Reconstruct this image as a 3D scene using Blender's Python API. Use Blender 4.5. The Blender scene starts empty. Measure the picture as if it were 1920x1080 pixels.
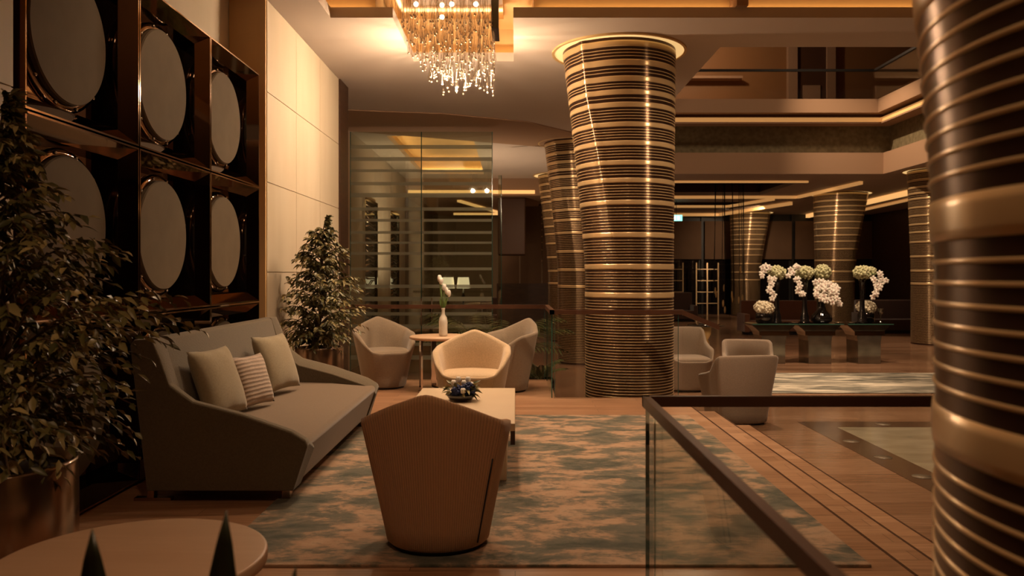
import bpy, bmesh, math, random
from mathutils import Vector, Matrix, Euler
random.seed(7)
PI = math.pi
S = bpy.context.scene
C = S.collection

# ------------------------------------------------------------------ camera
cam = bpy.data.cameras.new('camera'); co = bpy.data.objects.new('camera', cam); C.objects.link(co)
co.location = (0, 0, 1.35); co.rotation_euler = (PI/2, 0, 0)
cam.sensor_width = 36; cam.lens = 28.125
cam.shift_x = -6/1920; cam.shift_y = -26/1920
cam.dof.use_dof = True; cam.dof.focus_distance = 5.6; cam.dof.aperture_fstop = 3.6
cam.clip_end = 200
S.camera = co
# ------------------------------------------------------------------ world, exposure
w = bpy.data.worlds.new('world'); S.world = w; w.use_nodes = True
bg = w.node_tree.nodes['Background']; bg.inputs[0].default_value = (1.0, .62, .36, 1); bg.inputs[1].default_value = .06
S.view_settings.view_transform = 'Standard'; S.view_settings.look = 'None'
S.view_settings.gamma = 1; S.view_settings.exposure = 0.55
S.view_settings.use_curve_mapping = False
S.cycles.max_bounces = 8; S.cycles.transparent_max_bounces = 24
S.cycles.sample_clamp_indirect = 4
WARM = (1.0, .70, .445)
def light(name, kind, loc, energy, size=.2, color=WARM, rot=None, spot=None, blend=.6, target=None, sy=None):
    l = bpy.data.lights.new(name, kind); l.energy = energy; l.color = color
    if kind == 'AREA':
        l.size = size
        if sy: l.shape = 'RECTANGLE'; l.size_y = sy
    else: l.shadow_soft_size = size
    if kind == 'SPOT': l.spot_size = math.radians(spot); l.spot_blend = blend
    o = bpy.data.objects.new(name, l); C.objects.link(o); o.location = loc
    if target is not None:
        d = Vector(target) - Vector(loc); o.rotation_euler = d.to_track_quat('-Z', 'Y').to_euler()
    elif rot: o.rotation_euler = rot
    return o
# lamps of the lounge (chandelier and downlights in the ceiling recess), with an added front fill
for q in (-1.05,-.70,-.35): light('chandelier_lamp', 'POINT', (q, 9.12, 3.42), 50, .04)
light('recess_downlight', 'SPOT', (-.7, 7.9, 4.4), 130, .1, target=(-.7, 8.2, 0), spot=120, blend=1)
light('floor_bounce_lamp', 'SPOT', (1.2, 8.0, 4.3), 90, .1, target=(.4, 7.4, 0), spot=90, blend=1)
light('lounge_downlight', 'SPOT', (-.3, 6.6, 4.4), 210, .12, target=(-.3, 6.6, 0), spot=95, blend=.9)
light('rug_downlight', 'SPOT', (.9, 5.4, 4.4), 130, .1, target=(.8, 5.4, 0), spot=70, blend=.9)
light('wall_washer', 'SPOT', (-.1, 9.0, 4.3), 100, .1, target=(-2.42, 9.2, 1.6), spot=120, blend=1)
light('wall_washer', 'SPOT', (-.9, 5.6, 4.4), 40, .1, target=(-2.6, 5.8, 2.0), spot=80, blend=.9)
light('column_downlight', 'SPOT', (4.6, 6.2, 3.95), 420, .10, target=(1.4, 9.5, 1.6), spot=56, blend=.9)
light('near_downlight', 'SPOT', (-.2, 1.2, 3.9), 65, .12, target=(-.2, 2.2, 0), spot=110, blend=.9, color=(1,.60,.33))  # added front fill for the foreground chair
light('column_downlight', 'SPOT', (.2, .4, 3.9), 34, .1, target=(1.0, 1.1, 1.4), spot=80, blend=.9)
light('near_column_downlight', 'SPOT', (.75, 3.8, 3.95), 55, .08, target=(.85, 1.3, 1.3), spot=50, blend=.7)
# lamps of the lower hall, with added fill for lobby and atrium
light('hall_downlight', 'SPOT', (4.0, 7.2, 3.95), 170, .06, target=(3.7, 7.2, -.45), spot=100, blend=1)  # added spot that brightens the hall floor beyond the steps
light('hall_downlight', 'SPOT', (4.3, 13.2, 8.6), 2600, .1, target=(4.6, 13.2, -.45), spot=24, blend=.6)
light('hall_downlight', 'SPOT', (3.2, 11.5, 7.5), 900, .2, target=(2.6, 9.6, -.45), spot=50, blend=.9)
light('hall_downlight', 'SPOT', (6.5, 12.0, 8.6), 1500, .3, target=(6.3, 13.6, 0), spot=75, blend=.9)
light('hall_downlight', 'SPOT', (5.2, 14.0, 7.8), 1000, .1, target=(6.2, 16.3, .8), spot=28, blend=.8)
light('hall_downlight', 'SPOT', (6.0, 19.5, 9.0), 1600, .1, target=(10.8, 20.6, 1.5), spot=50, blend=.9)
light('hall_downlight', 'SPOT', (8.8, 23.5, 3.9), 260, .1, target=(10.6, 26.6, 1.6), spot=80, blend=.9)
light('hall_downlight', 'SPOT', (9.5, 31.0, 3.9), 300, .1, target=(10.2, 35.5, 1.6), spot=90, blend=.9)
light('hall_downlight', 'SPOT', (-.1, 13.6, 3.95), 120, .1, target=(1.3, 16.0, 1.5), spot=80, blend=.9)
light('hall_downlight', 'SPOT', (.1, 18.8, 3.95), 120, .1, target=(1.3, 21.5, 1.5), spot=80, blend=.9)
light('lobby_uplight', 'SPOT', (-1.5, 17.6, .5), 380, .05, target=(-1.6, 18.6, 4), spot=140, blend=1)  # added unseen upward spot that brightens the lobby ceiling
light('lobby_lamp', 'SPOT', (-1.2, 25.5, 3.5), 160, .3, target=(-1.4,28,0), spot=140, blend=1)  # added fill for the interior behind the glass
for q in ((4.0,12.5),(8.2,12.5),(4.0,18.5),(8.2,18.5)): light('atrium_downlight', 'SPOT', (q[0],q[1],9.1), 240, .3, target=(q[0],q[1]+1.5,0), spot=130, blend=1)  # added spots that brighten the atrium walls and fascias
light('upper_glow', 'POINT', (5.5, 23.6, 8.7), 150, .15)  # added point light that lifts the dark upper floor
for q in ((4.5,28.5),(9.5,28.5)): light('hall_lamp', 'SPOT', (q[0],q[1],3.95), 130, .2, target=(q[0],q[1],0), spot=140, blend=1)

# ------------------------------------------------------------------ materials
def mat(name, col, rough=.5, metal=0, emit=None, estr=0, spec=.5, trans=0, ior=1.45, sheen=0, coat=0):
    m = bpy.data.materials.new(name); m.use_nodes = True
    b = m.node_tree.nodes['Principled BSDF']
    b.inputs['Base Color'].default_value = (*col, 1); b.inputs['Roughness'].default_value = rough
    b.inputs['Metallic'].default_value = metal; b.inputs['Specular IOR Level'].default_value = spec
    b.inputs['IOR'].default_value = ior
    b.inputs['Transmission Weight'].default_value = trans
    b.inputs['Sheen Weight'].default_value = sheen
    b.inputs['Coat Weight'].default_value = coat
    if emit: b.inputs['Emission Color'].default_value = (*emit, 1); b.inputs['Emission Strength'].default_value = estr
    return m
def nodes(m):
    nt = m.node_tree; return nt, nt.nodes, nt.links, nt.nodes['Principled BSDF']
def coords(m, scale=(1,1,1), rot=(0,0,0), kind='Object'):
    nt, N, L, b = nodes(m)
    t = N.new('ShaderNodeTexCoord'); mp = N.new('ShaderNodeMapping')
    mp.inputs['Scale'].default_value = scale; mp.inputs['Rotation'].default_value = rot
    L.new(t.outputs[kind], mp.inputs['Vector']); return mp.outputs['Vector']
def noise(m, vec, scale, detail=4, dist=0, rough=.5):
    nt, N, L, b = nodes(m); n = N.new('ShaderNodeTexNoise')
    n.inputs['Scale'].default_value = scale; n.inputs['Detail'].default_value = detail
    n.inputs['Distortion'].default_value = dist; n.inputs['Roughness'].default_value = rough
    L.new(vec, n.inputs['Vector']); return n.outputs['Fac']
def ramp(m, fac, stops, interp='LINEAR'):
    nt, N, L, b = nodes(m); r = N.new('ShaderNodeValToRGB'); r.color_ramp.interpolation = interp
    e = r.color_ramp.elements
    while len(e) < len(stops): e.new(.5)
    for i, (p, c) in enumerate(stops): e[i].position = p; e[i].color = (*c, 1) if len(c) == 3 else c
    L.new(fac, r.inputs['Fac']); return r.outputs['Color']
def bump(m, h, strength=.2, dist=.01):
    nt, N, L, b = nodes(m); bp = N.new('ShaderNodeBump')
    bp.inputs['Strength'].default_value = strength; bp.inputs['Distance'].default_value = dist
    L.new(h, bp.inputs['Height']); L.new(bp.outputs['Normal'], b.inputs['Normal'])
def tobase(m, c): m.node_tree.links.new(c, m.node_tree.nodes['Principled BSDF'].inputs['Base Color'])
def torough(m, c): m.node_tree.links.new(c, m.node_tree.nodes['Principled BSDF'].inputs['Roughness'])
def mottled(name, c1, c2, scale=3, rough=.5, bs=0, stretch=(1,1,1), **k):
    m = mat(name, c1, rough, **k); v = coords(m, stretch); n = noise(m, v, scale, 6)
    tobase(m, ramp(m, n, [(.3, c1), (.7, c2)]))
    if bs: bump(m, noise(m, v, scale*12, 3), bs, .005)
    return m
def wood(name, c1, c2, c3, rough=.35, plank=(1.3, .14), along_y=False, groove=.6):
    m = mat(name, c1, rough); nt, N, L, b = nodes(m)
    v = coords(m, rot=(0, 0, PI/2 if along_y else 0))
    br = N.new('ShaderNodeTexBrick'); br.offset = .37
    br.inputs['Scale'].default_value = 1; br.inputs['Brick Width'].default_value = plank[0]; br.inputs['Row Height'].default_value = plank[1]
    br.inputs['Mortar Size'].default_value = .002; br.inputs['Mortar Smooth'].default_value = .2
    br.inputs['Color1'].default_value = (.25,.25,.25,1); br.inputs['Color2'].default_value = (.8,.8,.8,1); br.inputs['Mortar'].default_value = (0,0,0,1)
    L.new(v, br.inputs['Vector'])
    mp = N.new('ShaderNodeMapping'); mp.inputs['Scale'].default_value = (1.2, 22, 1); L.new(v, mp.inputs['Vector'])
    n = noise(m, mp.outputs['Vector'], 2.2, 8, .6)
    mx = N.new('ShaderNodeMix'); mx.data_type = 'FLOAT'; mx.inputs[0].default_value = .35
    L.new(n, mx.inputs[2]); sep = N.new('ShaderNodeSeparateColor'); L.new(br.outputs['Color'], sep.inputs[0]); L.new(sep.outputs[0], mx.inputs[3])
    cr = ramp(m, mx.outputs[0], [(.3, c1), (.5, c2), (.68, c3)])
    m2 = N.new('ShaderNodeMix'); m2.data_type = 'RGBA'; L.new(br.outputs['Fac'], m2.inputs[0]); L.new(cr, m2.inputs[6])
    m2.inputs[7].default_value = (c1[0]*(1-groove), c1[1]*(1-groove), c1[2]*(1-groove), 1); L.new(m2.outputs[2], b.inputs['Base Color'])
    bump(m, n, .12, .003)
    return m
M = {}
M['wood'] = wood('oak_floor', (.25,.125,.065), (.36,.195,.108), (.46,.265,.155), .28)
M['hallwood'] = wood('hall_floor', (.16,.082,.045), (.24,.13,.075), (.31,.18,.11), .18, (2.4, .3))
M['stone'] = mottled('cream_stone', (.62,.52,.38), (.70,.60,.46), 2.2, .55, 0, (1,1,.25))
M['ochre'] = mat('ochre_paint', (.62,.40,.18), .6)  # beige paint with the warm light on it put into the colour
M['ceil'] = mottled('ceiling_paint', (.50,.42,.36), (.54,.46,.39), 1.0, .8)
M['ceilwarm'] = mat('recess_paint', (.62,.42,.20), .75)
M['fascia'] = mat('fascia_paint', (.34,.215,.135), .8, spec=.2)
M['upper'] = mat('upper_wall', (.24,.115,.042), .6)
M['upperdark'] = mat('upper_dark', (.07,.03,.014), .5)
M['olive'] = mottled('olive_plaster', (.12,.095,.048), (.21,.17,.095), 9, .7, .6)
M['darkwood'] = mottled('dark_walnut', (.040,.018,.010), (.07,.032,.016), 3, .42, 0, (1,1,6))
M['rail'] = mottled('rail_wood', (.050,.020,.010), (.075,.030,.014), 5, .38, 0, (1,1,1))
M['railend'] = mat('rail_lacquer', (.06,.025,.013), .25)
M['bronze'] = mat('bronze_mirror', (.27,.17,.11), .035, 1)
M['bronze2'] = mat('bronze_edge', (.42,.27,.17), .10, 1)
M['disc'] = mottled('suede_disc', (.128,.092,.053), (.147,.107,.063), 6, .85)
M['chrome'] = mat('chrome', (.75,.70,.66), .07, 1)
M['steel'] = mat('brushed_bronze_steel', (.50,.38,.30), .22, 1)
M['gold'] = mat('champagne_gold_band', (.60,.42,.22), .30, .4)
M['goldbright'] = mat('gold_collar', (.75,.52,.24), .45, .3)
M['lacquer'] = mat('brown_lacquer', (.030,.015,.010), .30, .35, spec=.8)
def aniso(k, v=.93):
    m = M[k]; nt, N, L, b = nodes(m); t = N.new('ShaderNodeTangent'); t.direction_type = 'RADIAL'; t.axis = 'Z'
    b.inputs['Anisotropic'].default_value = v; b.inputs['Anisotropic Rotation'].default_value = .25; L.new(t.outputs[0], b.inputs['Tangent'])
aniso('gold'); aniso('lacquer'); M['lacquer'].node_tree.nodes['Principled BSDF'].inputs['Specular Tint'].default_value = (.9,.6,.42,1)
M['led'] = mat('warm_led_cove', (.9,.6,.25), .6, 0, (1.0,.52,.17), .60)
M['leddim'] = mat('dim_led_cove', (.8,.5,.2), .6, 0, (1.0,.48,.15), .26)
M['ledcol'] = mat('column_led_cove', (.9,.7,.4), .6, 0, (1.0,.64,.25), .50)
M['lampshade'] = mat('glowing_shade', (.9,.8,.6), .7, 0, (1.0,.75,.45), .7)
M['bulb'] = mat('bulb_glow', (1,.9,.7), .5, 0, (1.0,.80,.5), 6)
M['exitgreen'] = mat('exit_sign_glow', (.5,.9,.8), .5, 0, (.35,1.0,.80), 1.0)
M['exitwhite'] = mat('exit_sign_white', (.9,1,.95), .5, 0, (.85,1.0,.95), 1.3)
M['blind'] = mottled('brown_blind', (.105,.055,.026), (.125,.066,.031), 2, .8, 0, (1,1,1))
M['black'] = mat('black_lacquer', (.006,.005,.005), .06, 0, spec=.8, coat=.6)
M['blackmatt'] = mat('black_matt', (.012,.010,.009), .5)
M['nightglass'] = mat('night_window', (.008,.006,.005), .04, 0, spec=.9)
M['marble'] = mottled('pale_green_marble', (.20,.17,.115), (.34,.29,.21), 1.6, .16, 0, (1,3,1))
M['bandstone'] = mat('brown_inlay_stone', (.085,.045,.028), .16)
M['inlay'] = mat('pale_inlay', (.22,.17,.12), .18)
M['tabletop'] = mottled('pale_table_veneer', (.55,.36,.23), (.60,.41,.27), 3, .42, 0, (1,8,1))
M['tablecream'] = mottled('cream_tabletop', (.56,.42,.28), (.60,.46,.31), 3, .35)
M['ceramic'] = mottled('cream_ceramic', (.62,.55,.45), (.70,.64,.54), 20, .4, .3)
M['soil'] = mottled('soil', (.03,.018,.01), (.05,.03,.018), 30, .9, .8)
M['bark'] = mottled('bark', (.10,.06,.03), (.16,.10,.055), 12, .8, .5, (3,3,1))
M['petal'] = mat('white_petal', (.80,.74,.66), .6, sheen=.2)
M['petalheart'] = mat('orchid_heart', (.55,.12,.14), .6)
M['hydrangea'] = mottled('green_white_hydrangea', (.36,.37,.19), (.55,.52,.33), 25, .7)
M['hydrawhite'] = mottled('cream_hydrangea', (.62,.55,.40), (.78,.70,.54), 25, .7)
M['blue'] = mottled('dark_blue_hydrangea', (.010,.014,.06), (.03,.045,.14), 30, .7)
M['stem'] = mat('green_stem', (.13,.20,.05), .5)
M['stripeglass'] = mat('frosted_stripe', (.42,.44,.36), .55)
def glassmat(name, tint, gloss=.06, rough=.02):
    m = bpy.data.materials.new(name); m.use_nodes = True; nt = m.node_tree; N = nt.nodes; N.clear(); L = nt.links
    o = N.new('ShaderNodeOutputMaterial'); t = N.new('ShaderNodeBsdfTransparent'); g = N.new('ShaderNodeBsdfGlossy')
    t.inputs[0].default_value = (*tint, 1); g.inputs['Roughness'].default_value = rough; g.inputs['Color'].default_value = (.9,.95,.9,1)
    f = N.new('ShaderNodeFresnel'); f.inputs[0].default_value = 1.45
    mx = N.new('ShaderNodeMixShader'); ml = N.new('ShaderNodeMath'); ml.operation = 'MULTIPLY_ADD'; ml.inputs[1].default_value = .42; ml.inputs[2].default_value = gloss*.3
    L.new(f.outputs[0], ml.inputs[0]); L.new(ml.outputs[0], mx.inputs[0]); L.new(t.outputs[0], mx.inputs[1]); L.new(g.outputs[0], mx.inputs[2]); L.new(mx.outputs[0], o.inputs[0])
    return m
M['glass'] = glassmat('clear_rail_glass', (.985,.99,.98), 0)
M['partglass'] = glassmat('green_partition_glass', (.80,.84,.76), .3)
M['glassedge'] = mat('green_glass_edge', (.03,.11,.09), .15, 0, spec=.7)
M['smokeglass'] = glassmat('smoked_mirror_glass', (.55,.50,.42), .8)
def frosted(name, a, col):
    m = bpy.data.materials.new(name); m.use_nodes = True; nt = m.node_tree; N = nt.nodes; N.clear(); L = nt.links
    o = N.new('ShaderNodeOutputMaterial'); t = N.new('ShaderNodeBsdfTransparent'); d = N.new('ShaderNodeBsdfDiffuse'); d.inputs[0].default_value = (*col, 1)
    tl = N.new('ShaderNodeBsdfTranslucent'); tl.inputs[0].default_value = (*col, 1)
    md = N.new('ShaderNodeMixShader'); md.inputs[0].default_value = .5; L.new(d.outputs[0], md.inputs[1]); L.new(tl.outputs[0], md.inputs[2])
    mx = N.new('ShaderNodeMixShader'); mx.inputs[0].default_value = a; L.new(t.outputs[0], mx.inputs[1]); L.new(md.outputs[0], mx.inputs[2]); L.new(mx.outputs[0], o.inputs[0]); return m
M['frost'] = frosted('frosted_band', .60, (.50,.50,.40))
def crystal():
    m = bpy.data.materials.new('crystal'); m.use_nodes = True; nt = m.node_tree; N = nt.nodes; N.clear(); L = nt.links
    o = N.new('ShaderNodeOutputMaterial'); t = N.new('ShaderNodeBsdfTransparent'); t.inputs[0].default_value = (.97,.95,.92,1)
    g = N.new('ShaderNodeBsdfGlossy'); g.inputs['Roughness'].default_value = .05; g.inputs['Color'].default_value = (.50,.48,.44,1)
    d = N.new('ShaderNodeBsdfTranslucent'); d.inputs[0].default_value = (.6,.54,.46,1)
    lw = N.new('ShaderNodeLayerWeight'); lw.inputs[0].default_value = .34
    a = N.new('ShaderNodeMixShader'); a.inputs[0].default_value = .03; L.new(g.outputs[0], a.inputs[1]); L.new(d.outputs[0], a.inputs[2])
    mx = N.new('ShaderNodeMixShader'); L.new(lw.outputs['Facing'], mx.inputs[0]); L.new(t.outputs[0], mx.inputs[1]); L.new(a.outputs[0], mx.inputs[2]); L.new(mx.outputs[0], o.inputs[0]); return m
M['crystal'] = crystal()
M['ball'] = mat('smoked_crystal_ball', (.45,.36,.26), .08, .9)
def fabric(name, c, rib=None, scale=220, d=.25):
    c2 = tuple(x*.86 for x in c); m = mat(name, c, .9, sheen=.35, spec=.2); v = coords(m); nt, N, L, b = nodes(m)
    n = noise(m, v, 90, 4); tobase(m, ramp(m, n, [(.35, c2), (.65, c)]))
    if rib:
        wv = N.new('ShaderNodeTexWave'); wv.wave_type = 'BANDS'; wv.bands_direction = rib[0]; wv.inputs['Scale'].default_value = rib[1]
        wv.inputs['Distortion'].default_value = rib[2] if len(rib) > 2 else 0
        L.new(v, wv.inputs['Vector']); bump(m, wv.outputs['Fac'], .55, .006)
        mx = N.new('ShaderNodeMix'); mx.data_type = 'RGBA'; mx.blend_type = 'MULTIPLY'; mx.inputs[0].default_value = .35
        L.new(b.inputs['Base Color'].links[0].from_socket, mx.inputs[6]); L.new(wv.outputs['Color'], mx.inputs[7]); L.new(mx.outputs[2], b.inputs['Base Color'])
    else: bump(m, noise(m, v, scale, 2), d, .004)
    return m
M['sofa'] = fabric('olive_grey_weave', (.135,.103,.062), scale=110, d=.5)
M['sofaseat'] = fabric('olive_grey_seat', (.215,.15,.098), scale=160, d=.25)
def corduroy(name, c, n):
    m = mat(name, c, .9, sheen=.3, spec=.2); nt, N, L, b = nodes(m); v = coords(m); g = N.new('ShaderNodeTexGradient'); g.gradient_type = 'RADIAL'; L.new(v, g.inputs[0])
    a = N.new('ShaderNodeMath'); a.operation = 'MULTIPLY'; a.inputs[1].default_value = n*2*PI; L.new(g.outputs['Fac'], a.inputs[0])
    s1 = N.new('ShaderNodeMath'); s1.operation = 'SINE'; L.new(a.outputs[0], s1.inputs[0])
    h = N.new('ShaderNodeMath'); h.operation = 'MULTIPLY_ADD'; h.inputs[1].default_value = .5; h.inputs[2].default_value = .5; L.new(s1.outputs[0], h.inputs[0])
    tobase(m, ramp(m, h.outputs[0], [(0, tuple(x*.80 for x in c)), (.6, c)])); bump(m, h.outputs[0], .5, .005); return m
M['tan'] = corduroy('tan_corduroy', (.54,.31,.165), 150)
M['beige'] = fabric('beige_cloth', (.62,.45,.28), scale=120)
M['grey'] = fabric('taupe_cloth', (.26,.20,.14), scale=120)
M['taupe'] = fabric('taupe_velvet', (.34,.26,.195), scale=60, d=.1)
M['pillow'] = fabric('sage_satin', (.38,.31,.20), scale=40, d=.1)
M['pillowrib'] = fabric('striped_silk', (.62,.48,.38), ('Z', 11, 1.5))
M['curtain'] = mottled('beige_curtain', (.20,.14,.08), (.28,.20,.12), 14, .8, 0, (6,1,.05))
def leafmat(name, c1, c2, c3):
    m = mat(name, c1, .42); nt, N, L, b = nodes(m); g = N.new('ShaderNodeNewGeometry')
    tobase(m, ramp(m, g.outputs['Random Per Island'], [(0, c1), (.55, c2), (1, c3)])); return m
M['leaf'] = leafmat('ficus_leaf', (.05,.052,.014), (.13,.115,.035), (.42,.34,.15))
M['palm'] = leafmat('palm_leaf', (.05,.065,.02), (.09,.10,.03), (.15,.15,.05))
M['blade'] = leafmat('blade_leaf', (.020,.022,.008), (.03,.032,.012), (.05,.045,.018))
def rugmat():
    m = mat('rug_pile', (.4,.3,.2), .95, sheen=.3, spec=.1); nt, N, L, b = nodes(m)
    v = coords(m, (1.0, 1.55, 1)); n1 = noise(m, v, 2.0, 9, .25, .70)
    c = ramp(m, n1, [(.36, (.050,.055,.042)), (.43, (.095,.095,.068)), (.48, (.19,.155,.108)), (.53, (.42,.26,.16)), (.60, (.47,.31,.20)), (.67, (.22,.17,.12))])
    v2 = coords(m, (1.0, 1.9, 1)); n2 = noise(m, v2, 3.3, 8, .3, .72)
    teal = ramp(m, n2, [(.50, (0,0,0)), (.60, (1,1,1))])
    mx = N.new('ShaderNodeMix'); mx.data_type = 'RGBA'; L.new(teal, mx.inputs[0]); L.new(c, mx.inputs[6]); mx.inputs[7].default_value = (.13,.125,.092,1)
    L.new(mx.outputs[2], b.inputs['Base Color'])
    bump(m, noise(m, coords(m), 260, 2), .6, .006); return m
M['rug'] = rugmat()
def rugmat2():
    m = mat('hall_rug_pile', (.4,.35,.28), .7); v = coords(m, (.35, 1.6, 1)); n = noise(m, v, 2.4, 6, 1.2, .6)
    tobase(m, ramp(m, n, [(.40, (.06,.058,.045)), (.5, (.20,.18,.14)), (.60, (.42,.37,.29))])); return m
M['rug2'] = rugmat2()

# ------------------------------------------------------------------ mesh builder
class MB:
    def __init__(s): s.v = []; s.f = []; s.m = []; s.sm = []
    def add(s, vs, fs, mi=0, smooth=False, T=None):
        n = len(s.v); s.v += [tuple(T @ Vector(p)) if T is not None else tuple(p) for p in vs]
        for f in fs: s.f.append([i+n for i in f]); s.m.append(mi); s.sm.append(smooth)
        return s
    def box(s, a, b, mi=0, T=None):
        x0,y0,z0 = a; x1,y1,z1 = b
        return s.add([(x0,y0,z0),(x1,y0,z0),(x1,y1,z0),(x0,y1,z0),(x0,y0,z1),(x1,y0,z1),(x1,y1,z1),(x0,y1,z1)],
              [(0,3,2,1),(4,5,6,7),(0,1,5,4),(1,2,6,5),(2,3,7,6),(3,0,4,7)], mi, False, T)
    def rings(s, rings, mi=0, smooth=True, cap0=True, cap1=True, T=None, closed=True):
        vs = [p for r in rings for p in r]; n = len(rings[0]); fs = []
        for i in range(len(rings)-1):
            for j in range(n if closed else n-1):
                k = (j+1) % n; fs.append((i*n+j, i*n+k, (i+1)*n+k, (i+1)*n+j))
        if cap0: fs.append(tuple(range(n-1, -1, -1)))
        if cap1: fs.append(tuple(range((len(rings)-1)*n, len(rings)*n)))
        return s.add(vs, fs, mi, smooth, T)
    def lathe(s, prof, seg=32, mi=0, smooth=True, T=None, cap=True):
        return s.rings([[(r*math.cos(2*PI*j/seg), r*math.sin(2*PI*j/seg), z) for j in range(seg)] for r, z in prof], mi, smooth, cap, cap, T)
    def tube(s, pts, r, seg=8, mi=0, T=None):
        pts = [Vector(p) for p in pts]; R = []
        up = Vector((0,0,1))
        for i, p in enumerate(pts):
            d = (pts[min(i+1, len(pts)-1)] - pts[max(i-1, 0)]).normalized()
            a = d.cross(up)
            if a.length < 1e-3: a = d.cross(Vector((1,0,0)))
            a.normalize(); b = d.cross(a).normalized()
            rr = r[i] if isinstance(r, (list, tuple)) else r
            R.append([tuple(p + (a*math.cos(2*PI*j/seg) + b*math.sin(2*PI*j/seg))*rr) for j in range(seg)])
        return s.rings(R, mi, True, True, True, T)
    def prism(s, poly, axis, t0, t1, mi=0, T=None):   # polygon in the plane normal to axis
        def P(u, v, t): return {'x': (t,u,v), 'y': (u,t,v), 'z': (u,v,t)}[axis]
        n = len(poly); vs = [P(u,v,t0) for u,v in poly] + [P(u,v,t1) for u,v in poly]
        fs = [tuple(range(n)), tuple(range(2*n-1, n-1, -1))] + [(i, n+i, n+(i+1)%n, (i+1)%n) for i in range(n)]
        return s.add(vs, fs, mi, False, T)
    def ball(s, c, r, seg=10, rings=6, mi=0, sc=(1,1,1), T=None):
        R = []
        for i in range(1, rings):
            a = PI*i/rings; R.append([(c[0]+r*sc[0]*math.sin(a)*math.cos(2*PI*j/seg), c[1]+r*sc[1]*math.sin(a)*math.sin(2*PI*j/seg), c[2]-r*sc[2]*math.cos(a)) for j in range(seg)])
        vs = [(c[0],c[1],c[2]-r*sc[2])] + [p for q in R for p in q] + [(c[0],c[1],c[2]+r*sc[2])]
        fs = [(0, 1+(j+1)%seg, 1+j) for j in range(seg)]
        for i in range(len(R)-1):
            for j in range(seg): k = (j+1)%seg; fs.append((1+i*seg+j, 1+i*seg+k, 1+(i+1)*seg+k, 1+(i+1)*seg+j))
        L = len(vs)-1; o = 1+(len(R)-1)*seg; fs += [(o+j, o+(j+1)%seg, L) for j in range(seg)]
        return s.add(vs, fs, mi, True, T)
    def build(s, name, mats, parent=None, loc=None, bevel=0, bseg=3, fix=True, sub=0):
        me = bpy.data.meshes.new(name); me.from_pydata(s.v, [], s.f)
        if not isinstance(mats, (list, tuple)): mats = [mats]
        for m in mats: me.materials.append(M[m] if isinstance(m, str) else m)
        me.polygons.foreach_set('material_index', s.m); me.polygons.foreach_set('use_smooth', s.sm)
        if fix:
            bm = bmesh.new(); bm.from_mesh(me); bmesh.ops.recalc_face_normals(bm, faces=bm.faces); bm.to_mesh(me); bm.free()
        me.update(); o = bpy.data.objects.new(name, me); C.objects.link(o)
        if parent: o.parent = parent
        if loc is not None: o.location = loc
        if bevel:
            md = o.modifiers.new('bevel', 'BEVEL'); md.width = bevel; md.segments = bseg; md.limit_method = 'ANGLE'; md.angle_limit = math.radians(30)
            for p in me.polygons: p.use_smooth = True
            md.harden_normals = True
        if sub:
            md = o.modifiers.new('subsurf', 'SUBSURF'); md.levels = sub; md.render_levels = sub
        return o
def tag(o, label=None, cat=None, group=None, kind=None):
    if label: o['label'] = label
    if cat: o['category'] = cat
    if group: o['group'] = group
    if kind: o['kind'] = kind
    return o
def thing(name, label, cat, loc=(0,0,0), rz=0, group=None):
    o = bpy.data.objects.new(name, None); C.objects.link(o); o.location = loc; o.rotation_euler = (0,0,rz)
    return tag(o, label, cat, group)
def struct(name, mb, m, **k): return tag(mb.build(name, m, **k), kind='structure')
def kids(o): return [c for c in list(o.children)]
def dup(o, loc=None, rz=None, label=None, parent=None, group=None):
    c = o.copy(); C.objects.link(c)
    if parent is not None: c.parent = parent
    if loc is not None: c.location = loc
    if rz is not None: c.rotation_euler = (c.rotation_euler[0], c.rotation_euler[1], rz)
    if label: c['label'] = label
    if group: c['group'] = group
    for ch in kids(o): dup(ch, parent=c)
    return c

# ------------------------------------------------------------------ room shell
LOW = -.45; CZ = 4.03
struct('floor', MB().box((-8,-3.5,LOW-.2),(16,40,LOW)), 'hallwood')
pf = MB(); pf.prism([(-2.78,-3.5),(.37,-3.5),(.37,2.5),(1.8,2.5),(1.8,8.75),(.44,8.75),(.44,10.25),(-2.78,10.25)], 'z', LOW, 0)
struct('floor', pf, 'wood')
struct('trim_1', MB().box((1.8,2.5,LOW),(2.19,8.75,-.15)), 'wood')
struct('trim_2', MB().box((2.19,2.5,LOW),(2.57,8.75,-.30)), 'wood')
nz = MB()
for x, z in ((1.8,0),(2.19,-.15),(2.57,-.30)): nz.box((x-.012,2.5,z-.02),(x+.004,8.75,z+.0015))
struct('trim_3', nz, 'railend')
# inlaid stone borders of the hall floor
fl = MB(); fl.box((3.44,2.5,LOW),(3.78,9.75,LOW+.003)); fl.box((3.78,9.40,LOW),(12,9.75,LOW+.003))
fl.box((3.0,11.6,LOW),(12,11.78,LOW+.003)); struct('trim_4', fl, 'bandstone')
struct('trim_5', MB().box((3.78,2.5,LOW),(12,9.40,LOW+.002)), 'marble')
ci = MB()
for y in (8.6,7.85,7.1,6.35,5.6,4.85): ci.lathe([(.085,LOW+.003),(.085,LOW+.0055)], 24, T=Matrix.Translation((3.61,y,0)))
for k in range(6): ci.lathe([(.085,LOW+.003),(.085,LOW+.0055)], 24, T=Matrix.Translation((4.4+k*.8,9.57,0)))
struct('trim_6', ci, 'inlay')

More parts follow.
